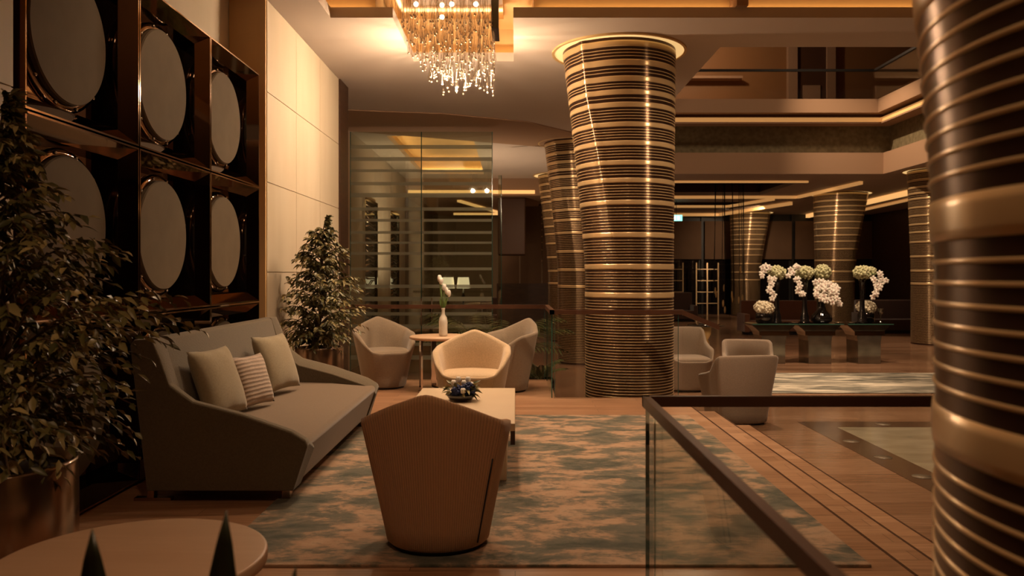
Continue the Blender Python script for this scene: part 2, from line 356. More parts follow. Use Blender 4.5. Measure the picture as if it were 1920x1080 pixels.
# ceiling: slabs around rectangular openings
holes = [(2.42,9.85,9.44,21.4),(-1.93,7.0,4.2,8.36),(-1.28,-.02,8.36,10.07),(-2.5,-.83,15.5,21.4),(3.2,8.3,23.3,27.2),(3.2,8.9,29.8,33.2)]
xs = sorted({-8.0,16.0,*[h[0] for h in holes],*[h[1] for h in holes]}); ys = sorted({-3.5,36.2,*[h[2] for h in holes],*[h[3] for h in holes]})
cm = MB()
for i in range(len(xs)-1):
    for j in range(len(ys)-1):
        cx = (xs[i]+xs[i+1])/2; cy = (ys[j]+ys[j+1])/2
        if any(h[0]<cx<h[1] and h[2]<cy<h[3] for h in holes): continue
        cm.box((xs[i],ys[j],CZ),(xs[i+1],ys[j+1],CZ+.11))
struct('ceiling', cm, 'ceil')
def recess(x0,x1,y0,y1,ztop,strips,name='ceiling', led='led', sb=.22, skip=''):
    m = MB(); m.box((x0-sb,y0-sb,ztop),(x1+sb,y1+sb,ztop+.05))
    if 'l' not in skip: m.box((x0-sb-.03,y0-sb,CZ+.11),(x0-sb,y1+sb,ztop))
    if 'r' not in skip: m.box((x1+sb,y0-sb,CZ+.11),(x1+sb+.03,y1+sb,ztop))
    if 'n' not in skip: m.box((x0-sb,y0-sb-.03,CZ+.11),(x1+sb,y0-sb,ztop))
    m.box((x0-sb,y1+sb,CZ+.11),(x1+sb,y1+sb+.03,ztop))
    struct(name, m, 'ceilwarm')
    l = MB()
    if 'l' in strips: l.box((x0-sb+.02,y0,CZ+.115),(x0-sb+.06,y1,CZ+.14))
    if 'r' in strips: l.box((x1+sb-.06,y0,CZ+.115),(x1+sb-.02,y1,CZ+.14))
    if 'n' in strips: l.box((x0,y0-sb+.02,CZ+.115),(x1,y0-sb+.06,CZ+.14))
    if 'f' in strips: l.box((x0,y1+sb-.06,CZ+.115),(x1,y1+sb-.02,CZ+.14))
    if l.v: tag(l.build('cove_light', led), 'hidden warm light strip lying in a ceiling recess edge', 'light', 'light strips laid in the ceiling recesses')
# front lounge recess with its notch for the chandelier
m = MB(); m.box((-2.15,4.0,4.50),(7.2,8.58,4.55)); m.box((-1.5,8.58,4.50),(.2,10.29,4.55))
m.box((-2.18,4.0,CZ+.11),(-2.15,8.58,4.5)); m.box((-2.15,8.58,CZ+.11),(-1.5,8.61,4.5)); m.box((.2,8.58,CZ+.11),(7.2,8.61,4.5))
m.box((-1.53,8.61,CZ+.11),(-1.5,10.29,4.5)); m.box((.2,8.61,CZ+.11),(.23,10.29,4.5)); m.box((-1.5,10.29,CZ+.11),(.2,10.32,4.5)); m.box((-2.15,3.97,CZ+.11),(7.2,4.0,4.5))
struct('ceiling', m, 'ceilwarm')
M['ledc'] = mat('recess_led_cove', (.9,.6,.3), .6, 0, (1.0,.58,.24), 4.0)
def cove(a, b, mt='ledc'):
    return tag(MB().box(a, b).build('cove_light', mt), 'warm light strip hidden on a ledge of the lounge ceiling recess', 'light', 'light strips in the lounge ceiling recess')
cove((.25,8.50,4.15),(7.0,8.54,4.17)); cove((-2.1,8.50,4.15),(-1.55,8.54,4.17)); cove((-1.45,10.2,4.15),(.15,10.24,4.17))
cove((.12,8.7,4.15),(.16,10.1,4.17)); cove((-1.46,8.7,4.15),(-1.42,10.1,4.17)); cove((-2.11,4.2,4.15),(-2.07,8.3,4.17))
M['led2'] = mat('lobby_led_cove', (.9,.6,.3), .6, 0, (1.0,.66,.30), 8.0)
recess(-2.5,-.83,15.5,21.4,4.5,'lrnf',led='led2')
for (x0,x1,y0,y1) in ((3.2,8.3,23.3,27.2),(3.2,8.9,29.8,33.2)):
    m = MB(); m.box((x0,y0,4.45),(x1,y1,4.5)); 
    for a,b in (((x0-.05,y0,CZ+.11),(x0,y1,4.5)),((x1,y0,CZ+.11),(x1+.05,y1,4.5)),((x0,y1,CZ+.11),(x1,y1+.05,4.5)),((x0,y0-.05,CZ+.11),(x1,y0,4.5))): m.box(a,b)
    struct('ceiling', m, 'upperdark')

# thin brown sheet under the ceiling, standing in for shade before the partition
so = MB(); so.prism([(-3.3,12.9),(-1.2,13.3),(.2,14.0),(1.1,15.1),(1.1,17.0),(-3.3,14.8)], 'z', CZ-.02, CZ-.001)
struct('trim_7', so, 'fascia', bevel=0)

# left walls
lw = MB(); lw.box((-3.0,-3.5,0),(-2.78,11.0,CZ)); struct('wall_left', lw, 'stone')
def stonewall(y0, y1, ysplits, zs, name):
    m = MB(); g = .004
    for i in range(len(ysplits)-1):
        for j in range(len(zs)-1):
            m.box((-2.78,ysplits[i]+g,zs[j]+g),(-2.42,ysplits[i+1]-g,zs[j+1]-g))
    m.box((-2.78,y0,0),(-2.432,y1,CZ))
    return struct(name, m, 'stone')
stonewall(7.80,10.97,[7.80,8.85,9.92,10.97],[0,.49,1.37,2.25,3.13,CZ], 'wall_left')
struct('wall_left', MB().box((-2.775,7.76,0),(-2.425,7.80,CZ)), 'ochre')
stonewall(-3.5,3.86,[-3.5,-2.4,-1.3,-.2,.9,1.9,2.9,3.86],[0,.49,1.37,2.25,3.13,CZ], 'wall_left')
struct('wall_left', MB().box((-2.775,3.865,0),(-2.47,3.915,CZ)), 'ochre')
struct('trim_8', MB().box((-2.72,10.98,LOW),(-2.40,11.5,CZ-.001)), 'darkwood')
struct('wall_left', MB().box((-3.3,11.5,LOW),(-3.08,22.4,CZ)), 'ceil')
struct('wall_left', MB().box((-3.3,22.4,LOW),(-3.1,30.0,3.7)), 'curtain')
struct('wall_right', MB().box((16.0,-3.5,LOW),(16.2,36,CZ)), 'darkwood')
struct('wall_front', MB().box((-8,-3.6,LOW),(16,-3.5,CZ)), 'fascia')
# low lobby behind the partition
lb = MB(); lb.box((-3.1,22.4,3.55),(.75,22.6,CZ)); lb.box((-3.1,22.6,3.55),(.75,30,3.6)); struct('ceiling', lb, 'fascia')
struct('wall_back', MB().box((-3.1,30,LOW),(2.4,30.2,CZ)), 'curtain')
# back wall of the hall: dark windows with brown blinds
wb = MB(); wb.box((2.4,36.0,LOW),(16,36.2,CZ)); struct('wall_back', wb, 'blackmatt')
mull = [2.6,5.6,8.35,12.4,16.0]
k = 1
for a, b in zip(mull[:-1], mull[1:]):
    w_ = tag(MB().box((a+.12,35.94,LOW+.05),(b-.12,35.99,2.0)).build('window_%d' % k, 'nightglass'), kind='structure')
    MB().box((a,35.9,LOW),(a+.1,35.99,CZ)).build('window_frame', 'blackmatt', w_); k += 1
    tag(MB().box((a+.14,35.80,2.02),(b-.02,35.86,3.72)).build('window_blind', 'blind'),
        {0:'brown roller blind above the dark window, leftmost of the far wall', 1:'brown roller blind on the far wall left of the most distant banded column',
         2:'brown roller blind on the far wall between the two distant banded columns', 3:'brown roller blind on the far wall at its right end'}[k-2], 'blind', 'roller blinds on the far wall')

# cove strips of the hall ceiling
def strip(pts, zz, h, label, mt='leddim', wdt=.10):
    m = MB()
    for (x0,y0),(x1,y1) in zip(pts[:-1], pts[1:]):
        d = Vector((x1-x0, y1-y0, 0)); n = Vector((-d.y, d.x, 0)).normalized()*wdt
        P = [(x0,y0),(x1,y1),(x1+n.x,y1+n.y),(x0+n.x,y0+n.y)]
        m.prism(P, 'z', zz, zz+h)
    return tag(m.build('cove_light', mt), label, 'light')
strip([(2.45,22.9),(8.4,22.9)], CZ-.06, .05, 'long golden cove strip of the far ceiling, nearest the atrium fascia')
strip([(2.45,27.3),(9.6,27.3),(9.9,23.0)], CZ-.10, .09, 'golden cove strip turning a corner on the far ceiling, second from the atrium')
strip([(2.45,31.0),(8.2,31.0),(9.0,28.0)], CZ-.10, .09, 'short golden cove strip of the far ceiling behind the hanging wires')
strip([(2.45,35.0),(8.9,35.0),(10.1,29.4)], CZ-.14, .12, 'golden cove strip of the far ceiling closest to the brown blinds')
strip([(13.0,39.0-3.2),(12.45,25.3),(12.4,21.0)], CZ-.16, .15, 'bright golden cove strip running between the two right hand columns', 'led', .16)
strip([(14.4,35.8),(13.6,25.3),(13.4,21.0)], CZ-.10, .08, 'thin golden cove strip right of the bright one on the right ceiling')
strip([(-3.0,22.38),(-.15,22.38)], 3.60, .10, 'golden cove strip above the lobby behind the striped glass', 'led', .05)
strip([(-.15,22.38),(.55,22.38)], 3.60, .10, 'short golden cove strip beside the right end of the striped glass', 'led', .05)
strip([(-2.2,28.5),(.7,28.5)], 3.46, .07, 'golden strip across the far lobby ceiling behind the glass', 'led', .1)
strip([(-1.6,23.6),(-.45,28.3)], 3.48, .06, 'golden strip running away along the lobby ceiling behind the glass', 'led', .12)
# atrium fascias: far side and right side
def ring(zz0, zz1, off, mt, name='trim_9', dpt=.6):
    m = MB(); y = 21.4+off; x = 9.85+off
    m.box((2.0,y,zz0),(x+dpt,y+dpt,zz1)); m.box((x,9.0,zz0),(x+dpt,y+.002,zz1)); return struct(name, m, mt)
ring(CZ+.11,4.60,0,'fascia','trim_9')
struct('trim_9', MB().box((2.42,21.395,CZ),(9.86,21.41,CZ+.11)).box((9.845,9.44,CZ),(9.86,21.4,CZ+.11)), 'fascia')
ring(4.60,5.36,.30,'olive','trim_10',.4)
ring(5.36,5.40,-.12,'fascia','trim_11',.9)
ring(5.52,5.62,-.02,'upperdark','trim_12',.7)
ring(5.62,5.98,-.26,'fascia','trim_13',6.0)
mled = MB(); mled.box((2.0,21.30,5.40),(9.78,21.34,5.52)); mled.box((9.74,9.2,5.40),(9.78,21.34,5.52))
tag(mled.build('cove_light', 'leddim'), 'long golden light line around the atrium edge above the olive band', 'light')
# upper floor seen through the atrium
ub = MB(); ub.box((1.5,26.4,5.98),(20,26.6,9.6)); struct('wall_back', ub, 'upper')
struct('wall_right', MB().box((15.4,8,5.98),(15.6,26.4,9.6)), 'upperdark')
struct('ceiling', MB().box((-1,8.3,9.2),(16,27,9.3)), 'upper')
struct('ceiling', MB().box((2.3,8.3,CZ+.11),(2.42,21.4,6.9)).box((2.3,9.2,CZ+.11),(10.2,9.43,9.2)), 'fascia')
for (x0,x1) in ((8.95,9.25),(10.22,10.5)): struct('trim_14', MB().box((x0,26.2,5.98),(x1,26.4,9.2)), 'fascia')
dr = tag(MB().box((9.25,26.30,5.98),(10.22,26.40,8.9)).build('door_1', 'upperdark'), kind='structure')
MB().box((9.45,26.26,5.98),(10.02,26.30,7.55)).build('door_leaf', 'fascia', dr)
tag(MB().box((2.6,26.0,7.72),(7.4,26.38,7.80)).build('wall_ledge', 'fascia'), 'thin lit ledge along the upper floor wall beyond the atrium', 'ledge')
# upper stair balustrade
ur = thing('balustrade', 'glass balustrade with dark handrail along the upper atrium edge', 'railing', (0,0,5.98))
m = MB(); m.box((2.4,21.18,.74),(9.5,21.24,.80)); m.box((9.50,9.5,.74),(9.56,21.24,.80)); m.build('handrail', 'blackmatt', ur)
m = MB(); m.box((2.4,21.20,0),(9.5,21.215,.74)); m.box((9.52,9.5,0),(9.535,21.2,.74)); m.build('glass_panel', 'glass', ur)
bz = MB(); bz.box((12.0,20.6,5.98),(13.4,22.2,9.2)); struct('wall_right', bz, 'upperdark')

# ------------------------------------------------------------------ banded columns
WIDE = [(3.95,.07),(3.74,.068),(3.56,.062),(3.41,.058),(3.27,.058),(3.05,.055),(2.84,.055),(2.62,.055),(2.42,.055),(2.17,.055),(1.80,.060),(1.435,.065),(1.105,.065)]
def column_mesh(name, k, r0, r1, sh, seg, crease=True, parent=None):
    edges = []          # (z0, z1, gold?)
    z = LOW; P = .0335
    wide = sorted([(zc-h/2, zc+h/2) for zc, h in WIDE])
    thin_r = .0035
    bands = list(wide); prev = LOW+.02
    stops = wide + [(CZ, CZ)]
    for (a, b) in stops:
        n = max(1, round((a-prev)/P)); st = (a-prev)/n
        for i in range(1, n):
            zc = prev + i*st; hh = .0036 if zc < 2.2 else .0045
            bands.append((zc-hh, zc+hh))
        prev = b
    bands.sort()
    strips = []; prev = LOW
    for a, b in bands:
        if a > prev: strips.append((1, [(prev, 0), (a, 0)]))
        e = (b-a)*.25; bul = .0035 if b-a < .03 else .005
        strips.append((0, [(a, -.001), (a, bul*.7), (a+e, bul), (b-e, bul), (b, bul*.7), (b, -.001)])); prev = b
    strips.append((1, [(prev, 0), (CZ, 0)]))
    def ringpts(z, d):
        t = max(0, (z-1.35)/(CZ-1.35))**1.25
        r = r0 + (r1-r0)*t + d; cx = sh*t; pts = []; c0 = -2.35 + .38*(1-min(1, t*1.4))
        for j in range(seg):
            th = 2*PI*j/seg; dd = (th - c0 + PI) % (2*PI) - PI
            rr = r + .030*math.exp(-(dd/.10)**2)*min(1, .35+t*1.1)
            pts.append((k*(cx + rr*math.cos(th)), rr*math.sin(th), z))
        return pts
    mb = MB()
    for g, rows in strips:
        n0 = len(mb.v)
        mb.rings([ringpts(z, d) for z, d in rows], g, True, False, False)
        if k < 0:
            for i in range(len(mb.f)):
                if mb.f[i][0] >= n0: mb.f[i] = mb.f[i][::-1]
    return mb.build(name, ['gold', 'lacquer'], parent, fix=False)
def collar(parent, r, cx):
    T = Matrix.Translation((cx,0,0))
    cl = MB().lathe([(r-.03,CZ-.022),(r,CZ-.022),(r,CZ-.001),(r-.03,CZ-.001),(r-.03,CZ-.022)], 64, T=T, smooth=False, cap=False).build('collar', 'goldbright', parent)
    MB().lathe([(r*.70,CZ-.012),(r-.03,CZ-.012),(r-.03,CZ-.003),(r*.70,CZ-.003)], 64, T=T, smooth=False).build('cove_light', 'ledcol', cl)
def column(loc, k, r0, r1, sh, seg, label, rz=0):
    t = thing('banded_column', label, 'column', loc, rz, 'banded lobby columns')
    column_mesh('shaft', k, r0, r1, sh, seg, True, t); collar(t, r1+.13, k*sh); return t
column((1.375,9.66,0), 1, .528, .675, -.125, 112, 'big round column with gold and brown bands, in the middle behind the glass rail')
c2 = column((1.40,16.3,0), 1, .53, .68, -.13, 72, 'banded gold column directly behind the big middle one, second of its row')
r2 = [('third of the left row of banded columns, half hidden by the second', 21.7, 1.42), ('fourth of the left row of banded columns, narrow reddish sliver', 27.3, 1.46), ('farthest of the left row of banded columns', 33.0, 1.0)]
for lb_, y, x in r2: dup(c2, (x,y,0), label=lb_)
column((1.185,1.13,0), 1, .525, .675, -.125, 200, 'closest banded column, cropped by the right edge of the photo')
c3 = column((10.85,20.6,0), -1, .60, .80, -.12, 72, 'right hand banded column with a bright vertical glint, standing beside the closest one')
c4 = column((10.62,26.6,0), -1, .62, .86, -.2, 72, 'banded column widening upward behind the vases of orchids')
dup(c4, (10.05,36.0-1.1,0), label='most distant banded column of the right row, in front of the brown blinds')

# ------------------------------------------------------------------ mirror wall panels
def panel():
    t = thing('mirror_panel', 'x', 'wall panel', group='round mirror wall panels')
    W, H, D = 1.195, 1.065, .155; w2, h2 = W/2, H/2     # local: x out of wall, y along, z up
    def fr(y0, z0, y1, z1, x): return [(x,y0,z0),(x,y1,z0),(x,y1,z1),(x,y0,z1)]
    m = MB(); lip = .010; D = .17
    o = fr(-w2,-h2,w2,h2,0); i1 = fr(-w2+lip,-h2+lip,w2-lip,h2-lip,0); i2 = fr(-w2+.105,-h2+.088,w2-.105,h2-.088,-.085); i3 = fr(-w2+.105,-h2+.088,w2-.105,h2-.088,-D)
    bk = fr(-w2,-h2,w2,h2,-.33); q4 = [(a,(a+1)%4,4+(a+1)%4,4+a) for a in range(4)]
    m.add(o+i1, q4, 1); m.add(i1+i2, q4, 0); m.add(i2+i3, q4, 2); m.add(o+bk, q4, 0)
    m.build('frame', ['bronze','bronze2','black'], t)
    MB().box((-D-.012,-w2+.06,-h2+.06),(-D+.001,w2-.06,h2-.06)).build('mirror_plate', 'bronze', t)
    RY = Matrix.Rotation(PI/2, 4, 'Y')
    MB().lathe([(.385,-D+.001),(.385,-D+.03),(.395,-D+.034),(.425,-D+.030),(.436,-D+.015),(.438,-D+.001)], 72, T=RY).build('ring', 'bronze', t); rg = t.children[-1]
    MB().lathe([(.392,-D+.01),(.392,-D+.056),(.384,-D+.064),(.0005,-D+.064)], 72, T=RY, smooth=False).build('disc', 'disc', t)
    sd = None
    for a in range(12):
        th = 2*PI*(a+.5)/12; loc = (-D+.036, .412*math.cos(th), .412*math.sin(th))
        if sd is None: sd = MB().ball((0,0,0), .012, 10, 6, sc=(.8,1,1)).build('stud', 'chrome', rg, loc)
        else: dup(sd, loc, parent=rg)
    return t
pr = panel()
rown = ['top', 'middle', 'bottom']; coln = ['nearest the camera', 'second from the camera', 'farthest, next to the stone wall']
for r_ in range(3):
    for c_ in range(3):
        p = pr if (r_, c_) == (0,0) else dup(pr)
        p.location = (-2.42, 3.95+c_*1.207+.6, 3.24-.535-r_*1.077)
        p['label'] = 'bronze mirror panel with round beige disc, %s row, %s' % (rown[r_], coln[c_])

# ------------------------------------------------------------------ glass partition
def partition(x0, x1, label, y=14.5, top=3.93, bands=True):
    t = thing('glass_partition', label, 'partition', (0,0,LOW), 0, 'striped glass partition panes')
    MB().box((x0+.008,y,0),(x1-.008,y+.012,top-LOW)).build('pane', 'partglass', t)
    e = MB(); e.box((x0-.004,y-.004,0),(x0+.008,y+.016,top-LOW)); e.box((x1-.008,y-.004,0),(x1+.004,y+.016,top-LOW)); e.build('glass_edge', 'glassedge', t)
    s_ = MB(); z = 1.02
    for zb, h in [(3.62,.07),(3.40,.07),(3.20,.05),(2.96,.06),(2.74,.08),(2.50,.06),(2.30,.05),(2.08,.05),(1.90,.04),(1.70,.05),(1.42,.05),(1.10,.06),(.86,.08),(.60,.06),(.36,.08),(.05,.06),(-.2,.08)]:
        s_.box((x0+.01,y-.003,zb-LOW),(x1-.01,y-.001,zb+h-LOW))
    s_.build('frosted_stripes', 'frost', t)
    return t
partition(-2.99,-1.70,'left pane of the tall glass partition with frosted horizontal stripes')
partition(-1.70,-.415,'right pane of the tall glass partition with frosted horizontal stripes')
gp = thing('glass_fin', 'narrow glass fin standing behind the right edge of the striped partition', 'partition', (-.30,17.0,LOW))
MB().box((-.06,0,0),(.0,.012,3.9)).build('pane', 'partglass', gp); MB().box((-.002,-.003,0),(.012,.016,3.9)).build('glass_edge', 'glassedge', gp)
dh = thing('door_pull', 'left of two upright steel door pulls behind the glass rail', 'door handle', (-1.69,14.40,0), 0, 'steel door pulls')
MB().tube([(0,0,.42),(0,0,.92)], .014, 10).build('bar', 'chrome', dh); MB().tube([(0,0,.5),(0,.1,.5)], .008, 8).tube([(0,0,.85),(0,.1,.85)], .008, 8).build('bracket', 'chrome', dh)
dup(dh, (-1.50,14.40,0), label='right of two upright steel door pulls behind the glass rail')
# tall carved mirrors on the lobby's left wall
ml = thing('tall_mirror', 'tall carved mirror on the lobby wall behind the glass, the nearer of two', 'mirror', (-3.08,16.9,LOW+.2), 0, 'tall carved lobby mirrors')
m = MB(); m.box((.0,-.75,0),(.05,-.69,3.1)); m.box((.0,.69,0),(.05,.75,3.1)); m.box((.0,-.75,3.1),(.05,.75,3.16)); m.build('frame', 'chrome', ml)
MB().box((.0,-.69,0),(.02,.69,3.1)).build('mirror_plate', 'nightglass', ml)
m = MB()
for k_ in range(26):
    z = .15+k_*.115; m.tube([(.03,-.6+.1*math.sin(k_*1.7),z),(.04,-.2,z+.06*math.sin(k_)),(.04,.2,z-.05*math.cos(k_*2)),(.03,.6,z+.04*math.sin(k_*3))], .012, 5)
m.build('carving', 'steel', ml)
dup(ml, (-3.08,20.2,LOW+.2), label='tall carved mirror on the lobby wall behind the glass, the farther of two')
# lobby furniture behind glass
tb = thing('console_table', 'dark console table carrying two glowing lamps in the far lobby', 'table', (-1.8,25,LOW))
MB().box((-.9,-.25,.72),(.9,.25,.78)).build('tabletop', 'darkwood', tb, bevel=.01)
for x in (-.82,.82):
    for y in (-.19,.19): MB().box((x-.03,y-.03,0),(x+.03,y+.03,.72)).build('leg', 'darkwood', tb)
lp = thing('table_lamp', 'left of two table lamps with pale shades behind the glass', 'lamp', (-2.10,25,LOW+.78), 0, 'lobby table lamps')
MB().lathe([(.09,0),(.09,.02),(.02,.05),(.03,.18),(.06,.3),(.03,.42),(.012,.6)], 20).build('base', 'black', lp)
MB().lathe([(.21,.58),(.17,.92)], 28, cap=False).build('lamp_shade', 'lampshade', lp)
dup(lp, (-1.62,25,LOW+.78), label='right of two table lamps with pale shades behind the glass')
# dark cabinet box right of partition
cb = thing('hanging_cabinet', 'dark boxed wall volume hanging beside the glass partition', 'cabinet', (-.05,22.9,1.9))
MB().box((-.45,0,0),(.35,1.2,1.65)).build('body', 'upperdark', cb, bevel=.04); 
sc = thing('folding_screen', 'brown upholstered wall screen in the dark beyond the partition', 'screen', (.35,26.0,LOW))
for i in range(3): MB().box((-.9+i*.72,0,1.5),(-.22+i*.72,.1,4.0)).build('panel', 'blind', sc)
MB().box((-.95,0,0),(1.3,.12,1.5)).build('base', 'darkwood', sc)

# ------------------------------------------------------------------ glass railings
def rail(label, pts, base, h, w=.06, th=.06, glass=True, sl=None):
    t = thing('glass_railing', label, 'railing', (pts[0][0],pts[0][1],base))
    ox, oy = pts[0]
    hr = MB(); gl = MB(); ed = MB()
    for (x0,y0),(x1,y1) in zip(pts[:-1], pts[1:]):
        x0-=ox; x1-=ox; y0-=oy; y1-=oy
        d = Vector((x1-x0,y1-y0,0)); dn = d.normalized(); n = Vector((-dn.y,dn.x,0))
        a = Vector((x0,y0,0)) - dn*w/2; b = Vector((x1,y1,0)) + dn*w/2
        hr.prism([tuple((a+n*w/2)[:2]), tuple((b+n*w/2)[:2]), tuple((b-n*w/2)[:2]), tuple((a-n*w/2)[:2])], 'z', h-th, h)
        a = Vector((x0,y0,0)) + dn*.03; b = Vector((x1,y1,0)) - dn*.03; g = .006
        gl.prism([tuple((a+n*g)[:2]), tuple((b+n*g)[:2]), tuple((b-n*g)[:2]), tuple((a-n*g)[:2])], 'z', 0, h-th)
        for q, s_ in ((a,-1),(b,1)):
            e1 = q + dn*s_*.004; ed = MB()
            ed.prism([tuple((q+n*g)[:2]), tuple((e1+n*g)[:2]), tuple((e1-n*g)[:2]), tuple((q-n*g)[:2])], 'z', 0, h-th); ed.build('glass_edge', 'glassedge', t)
    hr.build('handrail', 'rail', t); gl.build('glass_panel', 'glass', t)
    return t
rail('glass railing with dark wooden handrail in the right foreground, turning a corner', [(1.7,2.575),(.421,2.575),(.421,.35)], 0, .958, .022, .034)
rail('glass railing with thin dark handrail behind the lounge chairs', [(-2.38,10.15),(.40,10.15),(.40,8.70),(1.80,8.70)], 0, .962, .05, .05)
sr = thing('stair_railing', 'short dark sloping stair handrail with glass, right of the middle column', 'railing', (1.84,8.80,0))
MB().prism([(0,.90),(0,.955),(.40,.79),(.40,.735)], 'y', -.03, .03).build('handrail', 'rail', sr)
MB().prism([(0,-.1),(0,.90),(.40,.735),(.40,-.2)], 'y', -.006, .006).build('glass_panel', 'glass', sr)

# ------------------------------------------------------------------ rugs
tag(MB().box((-1.42,3.68,0),(1.64,7.6,.014)).build('rug', 'rug', bevel=.004), 'large abstract rug in teal, peach and olive under the lounge seating', 'rug')
tag(MB().box((3.2,12.05,LOW),(11.5,14.5,LOW+.012)).build('rug', 'rug2', bevel=.004), 'pale silver patterned rug lit on the hall floor before the vase tables', 'rug')

# ------------------------------------------------------------------ tub armchairs
TA = [(0,-.345,.425),(.15,-.345,.425),(.235,-.325,.445),(.31,-.24,.53),(.368,-.06,.635),(.352,.20,.675),(.19,.30,.755),(0,.355,.825)]
TB = [(0,-.35,.40),(.20,-.35,.40),(.30,-.33,.43),(.355,-.22,.56),(.36,0,.60),(.362,.16,.64),(.36,.30,.79),(.33,.345,.825),(.15,.36,.83),(0,.36,.83)]
def rim(T, sub=7, smooth=2):
    half = []
    for a, b in zip(T[:-1], T[1:]):
        for i in range(sub): half.append(tuple(a[q]+(b[q]-a[q])*i/sub for q in range(3)))
    half.append(T[-1]); full = half + [(-x,y,z) for x,y,z in half[-2:0:-1]]
    n = len(full)
    for _ in range(smooth): full = [tuple(.5*full[i][q]+.25*(full[i-1][q]+full[(i+1)%n][q]) for q in range(3)) for i in range(n)]
    return full
def tub_chair(name, label, T, mt, bx, by, loc, rz, thick=.065, group=None, seatz=.44, pw=2.0, smooth=2):
    t = thing(name, label, 'armchair', loc, rz, group)
    full = rim(T, smooth=smooth); n = len(full); R = []
    def base(p, z, k=1):
        a = math.atan2(p[1]/.36, p[0]/.37); c, s_ = math.cos(a), math.sin(a); e = 2/pw
        return (k*bx*math.copysign(abs(c)**e, c), k*by*math.copysign(abs(s_)**e, s_), z)
    B = [base(p, .035) for p in full]
    R.append([base(p, .022, .95) for p in full]); R.append(B)
    for f in (.12,.3,.5,.7,.88,.97):
        R.append([tuple(B[i][q]+(full[i][q]-B[i][q])*f for q in range(3)) for i in range(n)])
    def inn(i, th, dz):
        x, y, z = full[i]; L = math.hypot(x, y) or 1; w_ = min(1, max(.0, (z-.44)/.12)); k = 1 - th*(.45+.55*w_)/L
        return (x*k, y*k, z+dz)
    R.append([inn(i, .004, .006) for i in range(n)]); R.append([inn(i, thick*.35, .014) for i in range(n)])
    R.append([inn(i, thick*.7, .010) for i in range(n)]); R.append([inn(i, thick, -.012) for i in range(n)])
    for f in (.4, .8, 1.0):
        row = []
        for i in range(n):
            a = inn(i, thick, -.012); b = base(full[i], seatz-.05, 1.0); b = (b[0]*.98, b[1]*.98 if b[1] > 0 else b[1]*1.12, b[2])
            row.append(tuple(a[q]+(b[q]-a[q])*f for q in range(3)))
        R.append(row)
    MB().rings(R, 0, True, True, True).build('shell', mt, t)
    # seat cushion
    Sx = []
    for f, z in ((1.0,-.06),(1.03,-.02),(1.01,.0),(.93,.018),(.7,.026),(.35,.030),(.05,.032)):
        row = []
        for i in range(n):
            a = inn(i, thick*1.02, 0); b = base(full[i], seatz, 1.0); by_ = b[1] if b[1] > 0 else b[1]
            if full[i][1] < -.2: x_, y_ = (a[0]*.97, a[1]*.985)
            else:
                u = .55; x_, y_ = (b[0]+(a[0]-b[0])*u, by_+(a[1]-by_)*u)
            row.append((x_*f, y_*f, seatz+z))
        Sx.append(row)
    MB().rings(Sx, 0, True, False, True).build('seat', mt, t)
    if T is TA:
        for side in ((-1,) if mt == 'tan' else (1,-1)):
            i = min(range(n), key=lambda q: (full[q][0]-side*.35)**2+(full[q][1]-.22)**2)
            MB().tube([tuple((B[i][q]+(full[i][q]-B[i][q])*f)*(1.004 if q < 2 else 1) for q in range(3)) for f in (.02,.25,.5,.7)], .0045, 6).build('seam', 'blackmatt' if mt == 'tan' else mt, t)
    MB().rings([[base(p, 0, .90) for p in full], [base(p, .03, .90) for p in full]], 0, True).build('plinth', 'blackmatt', t)
    return t
G1 = 'five sided tub armchairs of the lounge'
tub_chair('armchair', 'tan ribbed armchair in the foreground, seen from behind', TA, 'tan', .255, .24, (-.385,4.0,.014), PI-.08, group=G1).scale = (1,1,.94)
tub_chair('armchair', 'light beige armchair facing the camera behind the low table', TA, 'beige', .26, .24, (-.40,7.40,.014), -.03, group=G1).scale = (1,1,.965)
tub_chair('armchair', 'taupe armchair left of the round side table, beside the potted tree', TA, 'grey', .255, .24, (-1.56,9.55,0), .42, group=G1)
tub_chair('armchair', 'taupe armchair right of the round side table, turned to the left', TA, 'grey', .255, .24, (-.10,9.30,0), -.95, group=G1)
G2 = 'square backed tub chairs in the hall'
tub_chair('armchair', 'taupe square backed tub chair in the hall, showing its back, nearest the rail', TB, 'taupe', .31, .28, (2.69,9.75,LOW), PI+.16, group=G2, pw=3.0, smooth=1).scale = (1.12,1.0,1.0)
tub_chair('armchair', 'taupe square backed tub chair facing the camera, just right of the middle column', TB, 'taupe', .31, .28, (2.68,12.45,LOW), .08, group=G2, pw=3.0, smooth=1).scale = (1,1,1.14)
tub_chair('armchair', 'taupe square backed tub chair half hidden behind the nearest hall chair', TB, 'taupe', .31, .28, (3.34,11.45,LOW), -.2, group=G2, pw=3.0, smooth=1)

